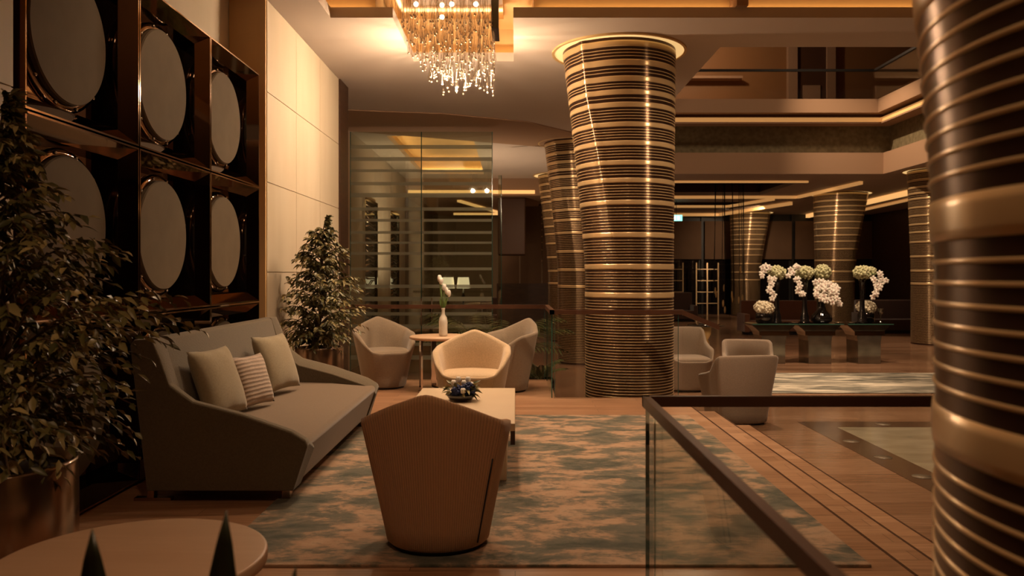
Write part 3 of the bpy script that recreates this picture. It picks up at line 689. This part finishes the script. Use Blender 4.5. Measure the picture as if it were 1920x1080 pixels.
# ------------------------------------------------------------------ sofa
SY0, SY1 = 4.70, 7.18
sf = thing('sofa', 'wide olive grey sofa with high sloping back along the left wall', 'sofa', (-1.75,5.94,0))
def L(p): return (p[0]+1.75, p[1])
arm = [(-2.165,.075),(-2.265,.93),(-2.24,.965),(-2.14,.968),(-2.09,.86),(-2.035,.70),(-1.90,.60),(-1.61,.525),(-1.32,.425),(-1.235,.375),(-1.22,.345),(-1.305,.075)]
def arm_mesh(sgn):
    y0 = (SY0-5.94) if sgn < 0 else (SY1-5.94); s_ = -sgn
    # three layers: outer face, thicker crest, inner face lower
    P0 = [L(p) for p in arm]
    cx = -.05
    def lay(y, drop, inset):
        out = []
        for (x, z) in P0:
            zz = z - (drop if z > .3 and x > -.36 else 0)
            out.append((x, y, zz))
        return out
    R = [lay(y0, .012, 0), lay(y0+s_*.012, 0, 0), lay(y0+s_*.06, .0, 0), lay(y0+s_*.17, .05, 0)]
    m = MB(); vs = [p for r in R for p in r]; n = len(P0); fs = []
    for i in range(3):
        for j in range(n): q=(j+1)%n; fs.append((i*n+j,i*n+q,(i+1)*n+q,(i+1)*n+j))
    fs.append(tuple(range(n))); fs.append(tuple(range(3*n,4*n))); m.add(vs, fs)
    return m
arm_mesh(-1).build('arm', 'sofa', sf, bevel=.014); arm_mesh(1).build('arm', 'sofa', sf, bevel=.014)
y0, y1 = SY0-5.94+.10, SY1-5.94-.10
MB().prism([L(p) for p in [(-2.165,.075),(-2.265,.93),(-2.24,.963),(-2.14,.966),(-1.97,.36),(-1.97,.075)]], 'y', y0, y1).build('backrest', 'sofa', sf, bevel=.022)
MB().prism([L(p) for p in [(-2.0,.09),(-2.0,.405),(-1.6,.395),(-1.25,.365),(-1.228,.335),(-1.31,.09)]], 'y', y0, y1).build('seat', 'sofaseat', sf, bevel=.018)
for y in (-1.18, 1.10):
    MB().box((-.52,y,.0),(-.30,y+.05,.018)).box((-.44,y,.017),(-.40,y+.05,.09)).build('foot', 'steel', sf)
    MB().box((.36,y,.014),(.41,y+.06,.10)).build('foot', 'steel', sf, bevel=.004)
def pillow(label, s, th, loc, rot, mt):
    N_ = 18; m = MB(); vs = []; 
    for side in (1,-1):
        for i in range(N_+1):
            for j in range(N_+1):
                u = 2*i/N_-1; v = 2*j/N_-1
                pin = 1 - .07*(1-abs(u)**2)*abs(v)**3 ; pin2 = 1 - .07*(1-abs(v)**2)*abs(u)**3
                e = max(0, (1-abs(u)**2.6)*(1-abs(v)**2.6))**.5
                wr = .012*math.sin(u*9+v*4)*(1-e)
                vs.append((u*s/2*pin2, side*th/2*e + wr*.4, v*s/2*pin))
    k_ = (N_+1)**2; fs = []
    for sd in (0,1):
        for i in range(N_):
            for j in range(N_):
                a = sd*k_+i*(N_+1)+j; fs.append((a,a+1,a+N_+2,a+N_+1) if sd else (a,a+N_+1,a+N_+2,a+1))
    m.add(vs, fs, 0, True)
    o = m.build('cushion', mt, fix=True); o.location = loc; o.rotation_euler = rot
    bm = bmesh.new(); bm.from_mesh(o.data); bmesh.ops.remove_doubles(bm, verts=bm.verts, dist=.0005); bmesh.ops.recalc_face_normals(bm, faces=bm.faces); bm.to_mesh(o.data); bm.free()
    return tag(o, label, 'cushion', 'cushions on the sofa')
pillow('plain sage cushion leaning on the sofa, nearest its near arm', .46, .16, (-1.93,5.20,.65), (math.radians(-20),0,math.radians(80)), 'pillow')
pillow('smaller pink striped cushion between the two plain ones on the sofa', .37, .13, (-1.86,5.66,.60), (math.radians(-18),0,math.radians(74)), 'pillowrib')
pillow('plain sage cushion leaning on the sofa, farthest from the camera', .46, .16, (-1.90,6.36,.65), (math.radians(-20),0,math.radians(76)), 'pillow')

# ------------------------------------------------------------------ tables
ct = thing('coffee_table', 'low rectangular cream coffee table carrying the flower bowl', 'table', (-.385,5.95,.014))
MB().box((-.385,-.88,.34),(.385,.70,.39)).build('tabletop', 'tablecream', ct, bevel=.006)
MB().box((-.33,-.78,.0),(.33,.62,.34)).build('base', 'tablecream', ct, bevel=.006)
MB().box((.355,-.86,.25),(.384,-.72,.34)).build('bracket', 'darkwood', ct)
rt = thing('side_table', 'round side table with dark chrome legs between the lounge chairs', 'table', (-.86,9.25,0))
MB().lathe([(.02,.600),(.33,.600),(.36,.612),(.36,.632),(.352,.638),(.02,.638)], 64).build('tabletop', 'tabletop', rt)
for a in range(4):
    th = a*PI/2+.45; x, y = .24*math.cos(th), .24*math.sin(th)
    MB().box((-.03,-.012,.02),(.03,.012,.60), T=Matrix.Translation((x,y,0)) @ Matrix.Rotation(th+PI/2,4,'Z')).build('leg', 'chrome', rt, bevel=.002)
m = MB()
for a in range(2): m.box((-.27,-.03,0),(.27,.03,.022), T=Matrix.Rotation(a*PI/2+.45,4,'Z'))
m.build('base', 'chrome', rt, bevel=.003)
ft = thing('round_table', 'round tan table with thick edge in the bottom left foreground', 'table', (-1.15,2.40,0))
MB().lathe([(.02,.455),(.375,.455),(.388,.462),(.39,.47),(.39,.494),(.387,.4985),(.38,.50),(.02,.50)], 96).build('tabletop', 'tabletop', ft)
MB().lathe([(.22,0),(.22,.02),(.06,.05),(.05,.40),(.16,.455)], 32).build('pedestal', 'steel', ft)

# ------------------------------------------------------------------ plants
def leafquad(m, p, d, L_, W_, roll, fold=.25, mi=0):
    d = d.normalized(); s_ = d.cross(Vector((0,0,1)))
    if s_.length < .05: s_ = Vector((1,0,0))
    s_.normalize(); nrm = s_.cross(d).normalized(); s_ = (Matrix.Rotation(roll,3,d) @ s_); nrm = (Matrix.Rotation(roll,3,d) @ nrm)
    a = p; mid = p + d*L_*.42; tip = p + d*L_ - nrm*L_*.12
    l = mid + s_*W_/2 + nrm*W_*fold; r = mid - s_*W_/2 + nrm*W_*fold
    l2 = p + d*L_*.72 + s_*W_*.36 + nrm*W_*fold*.5 - nrm*L_*.03; r2 = p + d*L_*.72 - s_*W_*.36 + nrm*W_*fold*.5 - nrm*L_*.03; mm = p + d*L_*.72 - nrm*L_*.03
    m.add([a, l, mid, r, l2, mm, r2, tip], [(0,1,2),(0,2,3),(1,4,5,2),(3,2,5,6),(4,7,5),(5,7,6)], mi, True)
def tree(label, loc, pot_r, pot_h, prof, ztop, nb, leafL, xmin=None, seed=1, lean=(0,0), per=14, sp=.028):
    rnd = random.Random(seed); t = thing('potted_tree', label, 'plant', loc, 0, 'potted fig trees in metal planters')
    MB().lathe([(pot_r*.97,0),(pot_r,.015),(pot_r,pot_h-.01),(pot_r*.985,pot_h),(pot_r*.93,pot_h),(pot_r*.92,pot_h-.05)], 64, cap=True).build('planter', 'steel', t)
    MB().lathe([(.01,pot_h-.035),(pot_r*.91,pot_h-.035),(pot_r*.91,pot_h-.06)], 32).build('soil', 'soil', t)
    tr = MB(); lf = MB()
    def axis(z): f = (z-pot_h)/(ztop-pot_h); return Vector((lean[0]*f+.02*math.sin(z*7), lean[1]*f+.02*math.cos(z*5), z))
    zs = [pot_h-.05+(ztop-pot_h)*i/14 for i in range(15)]
    tr.tube([axis(z) for z in zs], [.020*(1-i/16)+.003 for i in range(15)], 8)
    tr.tube([axis(z)+Vector((.035*math.sin(z*6),.035*math.cos(z*6),0)) for z in zs[:12]], [.013*(1-i/14)+.003 for i in range(12)], 7)
    def R(f):
        for (a, ra), (b, rb) in zip(prof[:-1], prof[1:]):
            if a <= f <= b: return ra+(rb-ra)*(f-a)/(b-a)
        return prof[-1][1]
    for b in range(nb):
        f = (b+rnd.random())/nb; f = f**.95; z1 = pot_h + (ztop-pot_h)*f; r = R(f)*(.55+.5*rnd.random())
        az = b*2.399+rnd.uniform(-.3,.3); st = axis(max(pot_h+.05, z1-r*.55)); end = axis(z1)+Vector((r*math.cos(az), r*math.sin(az), 0))
        if f > .95: end = axis(z1)+Vector((.02,.0,.03))
        if xmin is not None and loc[0]+end.x < xmin: end.x = xmin-loc[0]+rnd.random()*.1
        mid = (st+end)/2 + Vector((0,0,.10*r/.4)); pts = []
        for i in range(8):
            u = i/7; pts.append(st*(1-u)**2 + mid*2*u*(1-u) + end*u*u - Vector((0,0,.10*u**4*r/.5)))
        tr.tube(pts, [.005*(1-i/9)+.0012 for i in range(8)], 5)
        nl = int(per*(.6+r*1.6)); 
        for tw in range(3):
            offd = Vector((rnd.uniform(-1,1), rnd.uniform(-1,1), rnd.uniform(-.5,.7)))*r*.22
            for i in range(nl):
                u = .22+.80*i/nl; k_ = min(6, int(u*7)); q = pts[k_].lerp(pts[min(7,k_+1)], min(1.2, u*7-k_)) + offd*u*(tw > 0)
                d0 = (pts[7]-pts[4]).normalized(); sd = d0.cross(Vector((0,0,1))); sd = sd.normalized() if sd.length > .01 else Vector((1,0,0))
                d = d0*.8 + sd*(1 if i%2 else -1)*rnd.uniform(.4,1.1) + Vector((rnd.uniform(-.3,.3), rnd.uniform(-.3,.3), rnd.uniform(-.9,.15)))
                if xmin is not None and loc[0]+q.x+d.x*leafL < xmin: q.x = xmin-loc[0]+.03; d.x = abs(d.x)
                leafquad(lf, q, d, leafL*rnd.uniform(.7,1.2), leafL*rnd.uniform(.30,.42), rnd.uniform(-.9,.9))
    tr.build('trunk', 'bark', t); lf.build('foliage', 'leaf', t, fix=False)
    return t
tree('leafy potted fig tree in a shiny metal planter by the stone wall', (-2.02,8.25,0), .245, .60, [(0,.30),(.15,.46),(.45,.45),(.75,.27),(1,.05)], 1.92, 135, .070, xmin=-2.38, seed=3, lean=(.05,0), per=10)
tree('dark leafy potted tree filling the left edge of the photo', (-2.03,3.10,0), .30, .62, [(0,.42),(.10,.60),(.35,.64),(.62,.50),(.8,.22),(1,.05)], 2.02, 160, .066, xmin=-2.37, seed=9, lean=(.04,0), per=10)
def fronds(label, name, loc, n, Lr, seed, arc=.5, pot=True):
    rnd = random.Random(seed); t = thing(name, label, 'plant', loc)
    if pot: MB().lathe([(.16,0),(.20,.02),(.22,.36),(.20,.38),(.18,.34)], 32).build('planter', 'black', t)
    z0 = .34 if pot else 0.02
    for f in range(n):
        az = f*2.399+rnd.uniform(-.2,.2); el = rnd.uniform(.75,1.35); Lf = Lr*rnd.uniform(.75,1.1); lf = MB(); pts = []
        for i in range(12):
            u = i/11; rr = Lf*(u*math.cos(el) + arc*.55*u*u); zz = z0 + Lf*(u*math.sin(el) - arc*.42*u**3)
            pts.append(Vector((rr*math.cos(az), rr*math.sin(az), zz)))
        lf.tube(pts, [.006*(1-i/13) for i in range(12)], 5)
        for i in range(3, 12):
            for h in (0,.5):
                k_ = min(10, i-1); q = pts[k_].lerp(pts[k_+1], h); d0 = (pts[k_+1]-pts[k_]).normalized(); sd = d0.cross(Vector((0,0,1))).normalized()
                for s_ in (1,-1): leafquad(lf, q, d0*.9+sd*s_*.9+Vector((0,0,-.35)), Lf*.28*(1-.5*abs(i/11-.5)), .026, s_*.4, .1)
        lf.build('frond', 'palm', t, fix=False)
    return t
fronds('dark feathery potted palm behind the glass rail and round table', 'potted_palm', (-.38,11.95,LOW), 24, 1.3, 5, .75)
fronds('small bright green plant low behind the right taupe armchair', 'potted_plant', (.33,10.9,LOW), 10, .42, 6, .6)
# blade plant on the near round table
bp = thing('blade_plant', 'out of focus plant with dark pointed blades at the bottom left edge of the photo', 'plant', (-.60,1.22,0))
MB().lathe([(.12,0),(.13,.01),(.155,.40),(.15,.41),(.14,.38),(.01,.37)], 32).build('planter', 'black', bp)
def blade(b_, tip, W_, bow=.05):
    m = MB(); b_ = Vector(b_)-Vector((-.60,1.22,0)); tip = Vector(tip)-Vector((-.60,1.22,0)); d = (tip-b_); s_ = Vector((0,-1,0)).cross(d).normalized(); nn = s_.cross(d).normalized(); R_ = []
    for i in range(13):
        u = i/12; wv = W_*(.45+.55*math.sin(min(1,u/.6)*PI/2)) if u < .6 else W_*(1-((u-.6)/.4)**2.4)
        wv = max(wv, .0012); c = b_+d*u+s_*bow*math.sin(PI*u)
        R_.append([tuple(c-s_*wv/2), tuple(c+nn*(.004+wv*.12)), tuple(c+s_*wv/2), tuple(c+nn*(wv*.12))])
    m.rings(R_, 0, True); return m.build('leaf', 'blade', bp)
blade((-.64,1.24,.38),(-.688,1.30,.935),.070,.0); blade((-.58,1.24,.38),(-.470,1.30,.965),.062,-.035)
blade((-.70,1.22,.38),(-.875,1.25,.90),.06,.02); blade((-.54,1.18,.38),(-.335,1.22,.905),.05,-.05); blade((-.60,1.30,.38),(-.60,1.42,.72),.05,0)
# second blade leaf plant: orientation rows above; flower bowl on the coffee table
fb = thing('flower_bowl', 'low bowl of dark blue and cream flowers on the coffee table', 'flower arrangement', (-.405,5.98,.404))
MB().lathe([(.04,0),(.085,.01),(.115,.05),(.11,.055),(.08,.02)], 28).build('bowl', 'black', fb)
def cluster(parent, name, mt, c, r, n, pr, seed, sc=(1,1,1)):
    rnd = random.Random(seed); m = MB()
    for i in range(n):
        zc = 1-2*(i+.5)/n; th = i*2.399; q = math.sqrt(1-zc*zc); th += rnd.uniform(-.3,.3); k_ = rnd.uniform(.88,1.04); m.ball((c[0]+r*k_*sc[0]*q*math.cos(th), c[1]+r*k_*sc[1]*q*math.sin(th), c[2]+r*k_*sc[2]*zc), pr*rnd.uniform(.7,1.4), 6, 4)
    m.ball(c, r*.93, 12, 8, sc=sc); return m.build(name, mt, parent)
cluster(fb, 'blue_flower', 'blue', (.055,-.03,.085), .048, 60, .012, 1)
cluster(fb, 'blue_flower', 'blue', (-.02,-.05,.075), .042, 50, .012, 2)
for i, (x, y, z) in enumerate([(-.02,.0,.16),(.05,.03,.155),(-.055,-.01,.135),(.02,.02,.13),(.075,.0,.12),(.02,-.085,.085)]):
    m = MB(); 
    for k_ in range(5): m.ball((x+.010*math.cos(k_*1.257), y+.010*math.sin(k_*1.257), z), .014, 8, 6, sc=(.8,.8,1.5))
    m.build('cream_flower', 'petal', fb)
m = MB(); rnd = random.Random(4)
for i in range(60): 
    a = rnd.uniform(0,2*PI); leafquad(m, Vector((.07*math.cos(a),.07*math.sin(a),rnd.uniform(.05,.11))), Vector((math.cos(a),math.sin(a),rnd.uniform(-.6,.9))), rnd.uniform(.05,.10), .028, rnd.uniform(-1,1))
m.build('leaves', 'leaf', fb, fix=False)
# bottle vase with tulips
bv = thing('bottle_vase', 'slim cream bottle vase of white tulips on the round side table', 'vase', (-.825,9.17,.638))
MB().lathe([(.035,0),(.048,.008),(.050,.03),(.048,.10),(.050,.17),(.042,.215),(.020,.25),(.017,.30),(.021,.312),(.021,.325),(.014,.325),(.012,.26)], 32).build('bottle', 'ceramic', bv)
for i, (x, y, h) in enumerate([(.01,.0,.56),(.035,.01,.52),(-.025,.0,.63),(.065,-.01,.49),(-.045,.02,.66)]):
    st_ = MB().tube([(0,0,.22),(x*.3,y*.3,.36),(x,y,h-.03)], .005, 6).build('stem', 'stem', bv)
    m = MB(); m.ball((x,y,h), .027, 10, 8, sc=(.85,.85,1.5))
    for k_ in range(3): m.ball((x+.009*math.cos(k_*2.1+i), y+.009*math.sin(k_*2.1+i), h+.006), .021, 8, 6, sc=(.8,.8,1.8))
    m.build('tulip', 'petal', st_)
m = MB()
for i in range(7): leafquad(m, Vector((0,0,.30)), Vector((math.cos(i*1.1)*.35,math.sin(i*1.1)*.35,1)), .15, .030, i*.7)
m.build('leaves', 'stem', bv, fix=False)

# ------------------------------------------------------------------ vase consoles in the hall
TZ = LOW+.81
def console(label, x):
    t = thing('pedestal_table', label, 'table', (x,16.3,LOW), 0, 'mirrored pedestal tables in the hall')
    prof = [(0,.235),(.34,.235),(.46,.24),(.56,.26),(.64,.30),(.70,.355),(.74,.41),(.765,.435),(.785,.44)]
    R = [[(-w_,-.28,z),(w_*.93,-.28,z),(w_*.93,.28,z),(-w_,.28,z)] for z, w_ in prof]
    MB().rings(R, 0, False).build('pedestal', 'smokemirror', t)
    MB().box((-.30,-.283,.57),(.30,-.275,.66), T=None).build('band', 'bronze2', t)
    m = MB(); m.box((-.455,-.33,.79),(.455,.33,.802)); m.build('glass_top', 'black', t); MB().box((-.455,-.334,.79),(.455,-.33,.806)).build('glass_edge', 'glassedge2', t); return t
M['smokemirror'] = mottled('smoked_mirror', (.20,.18,.14), (.34,.30,.24), 4, .09, metal=.85)
M['glassedge2'] = mat('green_glass_top', (.05,.13,.10), .06, 0, spec=.8)
console('left mirrored pedestal table with glass top under the cream hydrangea bowl', 5.19)
console('middle mirrored pedestal table with glass top under the wide black vase', 6.11)
console('right mirrored pedestal table with glass top under the two right arrangements', 7.10)
def orchid(parent, pts, n, seed, s_=.055):
    rnd = random.Random(seed); m = MB(); m.tube(pts, .008, 6, mi=2); P = [Vector(p) for p in pts]
    for i in range(n):
        u = .25+.75*i/max(1,n-1); k_ = min(len(P)-2, int(u*(len(P)-1))); q = P[k_].lerp(P[k_+1], u*(len(P)-1)-k_)
        q = q + Vector((rnd.uniform(-.05,.05), -.03-rnd.random()*.05, rnd.uniform(-.02,.02)))
        for a in range(5):
            th = a*2*PI/5+PI/2+rnd.uniform(-.2,.2); c = q+Vector((math.cos(th)*s_*.62, rnd.uniform(-.01,.01), math.sin(th)*s_*.62))
            T = Matrix.Translation(c) @ Matrix.Rotation(-th, 4, 'Y')
            m.ball((0,0,0), s_*.62, 8, 5, 0, (1,.22,.72), T)
        m.ball(tuple(q+Vector((0,-.018,0))), s_*.15, 6, 4, 1)
    m.build('orchid_spray', ['petal','petalheart','stem'], parent)
def trumpet(label, x, y, H, mirror=1, kind='tall', ball=.16):
    t = thing('flower_vase', label, 'vase', (x,y,TZ-.004), 0, 'black vases of flowers on the mirrored tables')
    if kind == 'tall': pf_ = [(.10,0),(.105,.02),(.085,.05),(.088,.12),(.06,.22),(.048,.35),(.045,.6),(.06,H-.10),(.095,H),(.085,H),(.05,H-.08)]
    else: pf_ = [(.14,0),(.20,.03),(.215,.09),(.18,.17),(.10,.25),(.075,.34),(.08,H-.1),(.11,H),(.10,H),(.06,H-.08)]
    MB().lathe(pf_, 36).build('vase', 'black', t)
    cluster(t, 'hydrangea', 'hydrangea', (0,0,H+ball*.65), ball, 130, .026, int(x*10), (1.05,1.05,.82))
    return t
v1 = trumpet('tall slim black vase with hydrangea and orchids, first from the left', 5.34, 16.32, .92)
orchid(v1, [(-.05,-.05,.98),(-.20,-.06,1.16),(-.33,-.08,1.10),(-.36,-.10,.95)], 7, 1); orchid(v1, [(-.08,-.10,.95),(-.20,-.14,.90),(-.22,-.16,.70),(-.14,-.18,.52)], 9, 2)
v2 = trumpet('tall slim black vase with hydrangea and orchids, second from the left', 5.88, 16.25, .92)
orchid(v2, [(-.05,-.05,.98),(-.18,-.06,1.18),(-.31,-.08,1.10),(-.35,-.10,.94)], 6, 3); orchid(v2, [(-.08,-.10,.95),(-.20,-.14,.88),(-.20,-.16,.70),(-.12,-.18,.58)], 8, 4)
v3 = trumpet('wide based black vase heaped with white orchids, middle of the tables', 6.24, 16.30, .62, kind='wide', ball=.12)
cluster(v3, 'hydrangea', 'hydrangea', (.02,.0,1.04), .15, 120, .026, 8, (1,1,.95))
for a_ in range(4): orchid(v3, [(0,-.06,.86),(-.16+.12*a_,-.14,.84-.03*a_),(-.2+.14*a_,-.2,.66),(-.10+.12*a_,-.2,.50-.03*a_)], 8, 10+a_, .058)
v4 = trumpet('tall slim black vase with orchids hanging on its right, above the right table', 7.05, 16.25, .92)
cluster(v4, 'hydrangea', 'hydrangea', (.17,.05,1.04), .12, 90, .026, 9, (1,1,.85))
orchid(v4, [(.10,-.10,1.0),(.28,-.12,1.0),(.37,-.14,.90),(.34,-.14,.80)], 6, 20); orchid(v4, [(.08,-.10,.95),(.20,-.14,.88),(.22,-.16,.70),(.14,-.18,.54)], 9, 21)
def bowl(label, x, y):
    t = thing('flower_vase', label, 'vase', (x,y,TZ-.004), 0, 'black vases of flowers on the mirrored tables')
    MB().lathe([(.13,0),(.16,.02),(.165,.16),(.15,.21),(.14,.21),(.13,.16)], 36).build('vase', 'black', t)
    cluster(t, 'hydrangea', 'hydrawhite', (0,0,.31), .185, 160, .025, 31, (1,1,.72)); return t
bowl('round black bowl with a cream hydrangea dome at the left end of the tables', 5.04, 16.20)
bowl('round black bowl with a cream hydrangea dome behind the right tall vase', 7.22, 16.46)
ch = thing('candle_holder', 'slim glass candle holder at the right end of the pedestal tables', 'candle holder', (7.42,16.25,TZ-.004))
MB().lathe([(.05,0),(.05,.01),(.010,.03),(.010,.16),(.05,.20),(.055,.30),(.05,.30),(.045,.21)], 20).build('holder', 'smokeglass', ch); MB().lathe([(.022,.19),(.022,.27)], 12).build('candle', 'petal', ch)
for i, x in enumerate((5.62,6.50,6.76)):
    d_ = tag(MB().lathe([(.04,0),(.09,.015),(.10,.03),(.09,.03),(.03,.012)], 24).build('glass_dish', 'chrome', loc=(x,16.1,TZ-.004)),
        ['small glass dish between the two tall slim vases at left', 'small glass dish just right of the wide based vase', 'small glass dish farther right of the wide based vase'][i], 'dish', 'small dishes on the glass tops')

# ------------------------------------------------------------------ chandelier
cd = thing('chandelier', 'crystal chandelier of hanging glass drops in the ceiling recess', 'chandelier', (-.76,9.15,4.5))
MB().box((-.72,-.55,-.06),(.62,.55,0)).build('ceiling_plate', 'chrome', cd, bevel=.005)
m = MB(); m.box((.50,-.42,-.46),(.58,.10,-.06)); m.build('side_screen', 'black', cd)
rnd = random.Random(11)
def drop_mesh(Lh, r, par):
    prof = [(.0022,0),(.003,-.02),(r*.35,-Lh*.35),(r*.75,-Lh*.65),(r,-Lh*.86),(r*.85,-Lh*.94),(r*.4,-Lh*.985),(.001,-Lh)]
    m = MB(); m.lathe(prof, 12); return m.build('glass_drop', 'crystal', par)
protos = []
strands = MB(); balls = MB(); bulk = MB(); cnt = 0
cells = []
for i in range(15):
    for j in range(9): cells.append((-.66+i*.083+rnd.uniform(-.03,.03), -.42+j*.105+rnd.uniform(-.03,.03)))
rnd.shuffle(cells)
cells.sort(key=lambda c: c[1])
def low(x): # lowest drop height below the plate
    f = (x+.66)/1.16
    return .30 + .80*min(1, f/.45)
for (x, y) in cells:
    lo = low(x) - max(0,y-.1)*.2 + rnd.uniform(-.14,.03); z = -.10 - rnd.random()*.08
    while True:
        Lh = rnd.uniform(.13,.27); r = rnd.uniform(.014,.023)
        if z - Lh < -lo: break
        if cnt < 88 and rnd.random() < .5 and z < -.25:
            if len(protos) < 6: o = drop_mesh(Lh, r, cd); protos.append((o, Lh)); o.location = (x,y,z)
            else:
                pp, L0 = rnd.choice(protos); o = pp.copy(); C.objects.link(o); o.parent = cd; o.location = (x,y,z); Lh = L0
            cnt += 1
        else:
            prof = [(.0022,0),(r*.35,-Lh*.35),(r*.75,-Lh*.65),(r,-Lh*.86),(r*.6,-Lh*.97),(.001,-Lh)]
            bulk.lathe(prof, 9, T=Matrix.Translation((x,y,z)))
        balls.ball((x,y,z-Lh-.010), .0135, 8, 6)
        z -= Lh + .03 + rnd.random()*.05
    strands.tube([(x,y,-.02),(x,y,z+.03)], .0009, 4)
strands.build('strands', 'chrome', cd); tag(balls.build('crystal_balls', 'ball', cd), kind='stuff'); tag(bulk.build('glass_drops', 'crystal', cd), kind='stuff')
for (x, y) in ((-.35,-.2),(.05,-.2),(.32,-.2),(-.1,.25)):
    MB().ball((x,y,-.13), .028, 12, 8).build('bulb', 'bulb', cd)

# ------------------------------------------------------------------ hanging wire sculpture, exit sign, far furniture
hs = thing('hanging_sculpture', 'cluster of thin dark wires with amber drops hanging in the hall', 'sculpture', (6.7,25.2,CZ))
m = MB(); a_ = MB(); rnd = random.Random(3)
for i in range(11):
    x = -.45+i*.10; y = rnd.uniform(-.4,.4); e = -2.6-rnd.random()*1.3; m.tube([(x,y,.40),(x+rnd.uniform(-.1,.1),y,e)], .010, 5)
    MB().ball((0,0,0), .045, 8, 6, sc=(.7,.7,2.6)).build('amber_drop', 'goldbright', hs, (x,y,e+.1))
m.build('wires', 'blackmatt', hs); MB().box((-.6,-.5,.39),(.7,.5,.42)).build('ceiling_plate', 'blackmatt', hs)
ex = thing('exit_sign', 'small glowing green and white exit sign right of the middle column', 'sign', (5.9,29.3,3.30))
MB().box((-.22,0,0),(.22,.05,.22)).build('body', 'exitgreen', ex)
m = MB(); m.box((-.17,-.006,.04),(-.02,0,.18)); m.box((.04,-.006,.04),(.12,0,.18)); m.build('pictogram', 'exitwhite', ex)
MB().box((-.01,.02,.22),(.01,.04,.73)).build('hanger', 'blackmatt', ex)
def loungeseat(label, loc, w_, h_, mt, rz=0):
    t = thing('hall_sofa', label, 'sofa', loc, rz)
    MB().box((-w_/2,-.40,.10),(w_/2,.40,.42)).build('seat', mt, t, bevel=.03); MB().box((-w_/2,.25,.30),(w_/2,.45,h_)).build('backrest', mt, t, bevel=.04)
    for s_ in (-1,1): MB().box((s_*w_/2-.08,-.42,.08),(s_*w_/2+.08,.44,.62)).build('arm', mt, t, bevel=.03)
    MB().box((-w_/2+.05,-.35,0),(w_/2-.05,.35,.10)).build('base', 'blackmatt', t); return t
M['darkfab'] = fabric('dark_brown_fabric', (.06,.028,.018), scale=40)
M['rust'] = fabric('rust_fabric', (.16,.065,.035), scale=40)
loungeseat('brown sofa in the dark hall behind the left vases', (8.0,24.0,LOW), 2.3, 1.0, 'rust')
loungeseat('very dark sofa far back at the right, behind the right table', (11.9,24.6,LOW), 2.6, 1.0, 'darkfab')
loungeseat('very dark sofa standing in front of the far left window', (5.6,30.5,LOW), 2.4, 1.1, 'darkfab')
loungeseat('dark sofa in the far lobby seen left of the banded columns', (-.3,27.2,LOW), 1.8, 1.0, 'darkfab')
# brass stand near the steps
bs = thing('brass_stand', 'small turned brass stand behind the hall armchairs', 'stand', (3.55,14.9,LOW))
MB().lathe([(.16,0),(.16,.03),(.04,.06),(.05,.25),(.09,.32),(.04,.40),(.07,.50),(.04,.58),(.09,.68),(.10,.82),(.02,.83)], 24).build('post', 'goldbright', bs)
MB().lathe([(.02,.83),(.34,.835),(.34,.855),(.02,.86)], 36).build('tray', 'black', bs)
# gold bars standing in for reflections in the far windows
for i, x in enumerate((6.9-1.2,6.9+.35)):
    ls = thing('lattice_screen', ['pale upright lattice screen before the far left window', 'second pale lattice screen, beside the hanging wires'][i], 'screen', (x+1.2,35.2,LOW), 0, 'lattice screens by the far windows')
    m = MB()
    for a_ in range(3): m.box((-.5+a_*.48,0,0),(-.45+a_*.48,.05,2.3))
    for a_ in range(4): m.box((-.5,.0,.5+a_*.5),(.5,.04,.53+a_*.5))
    m.build('lattice', 'gold', ls)
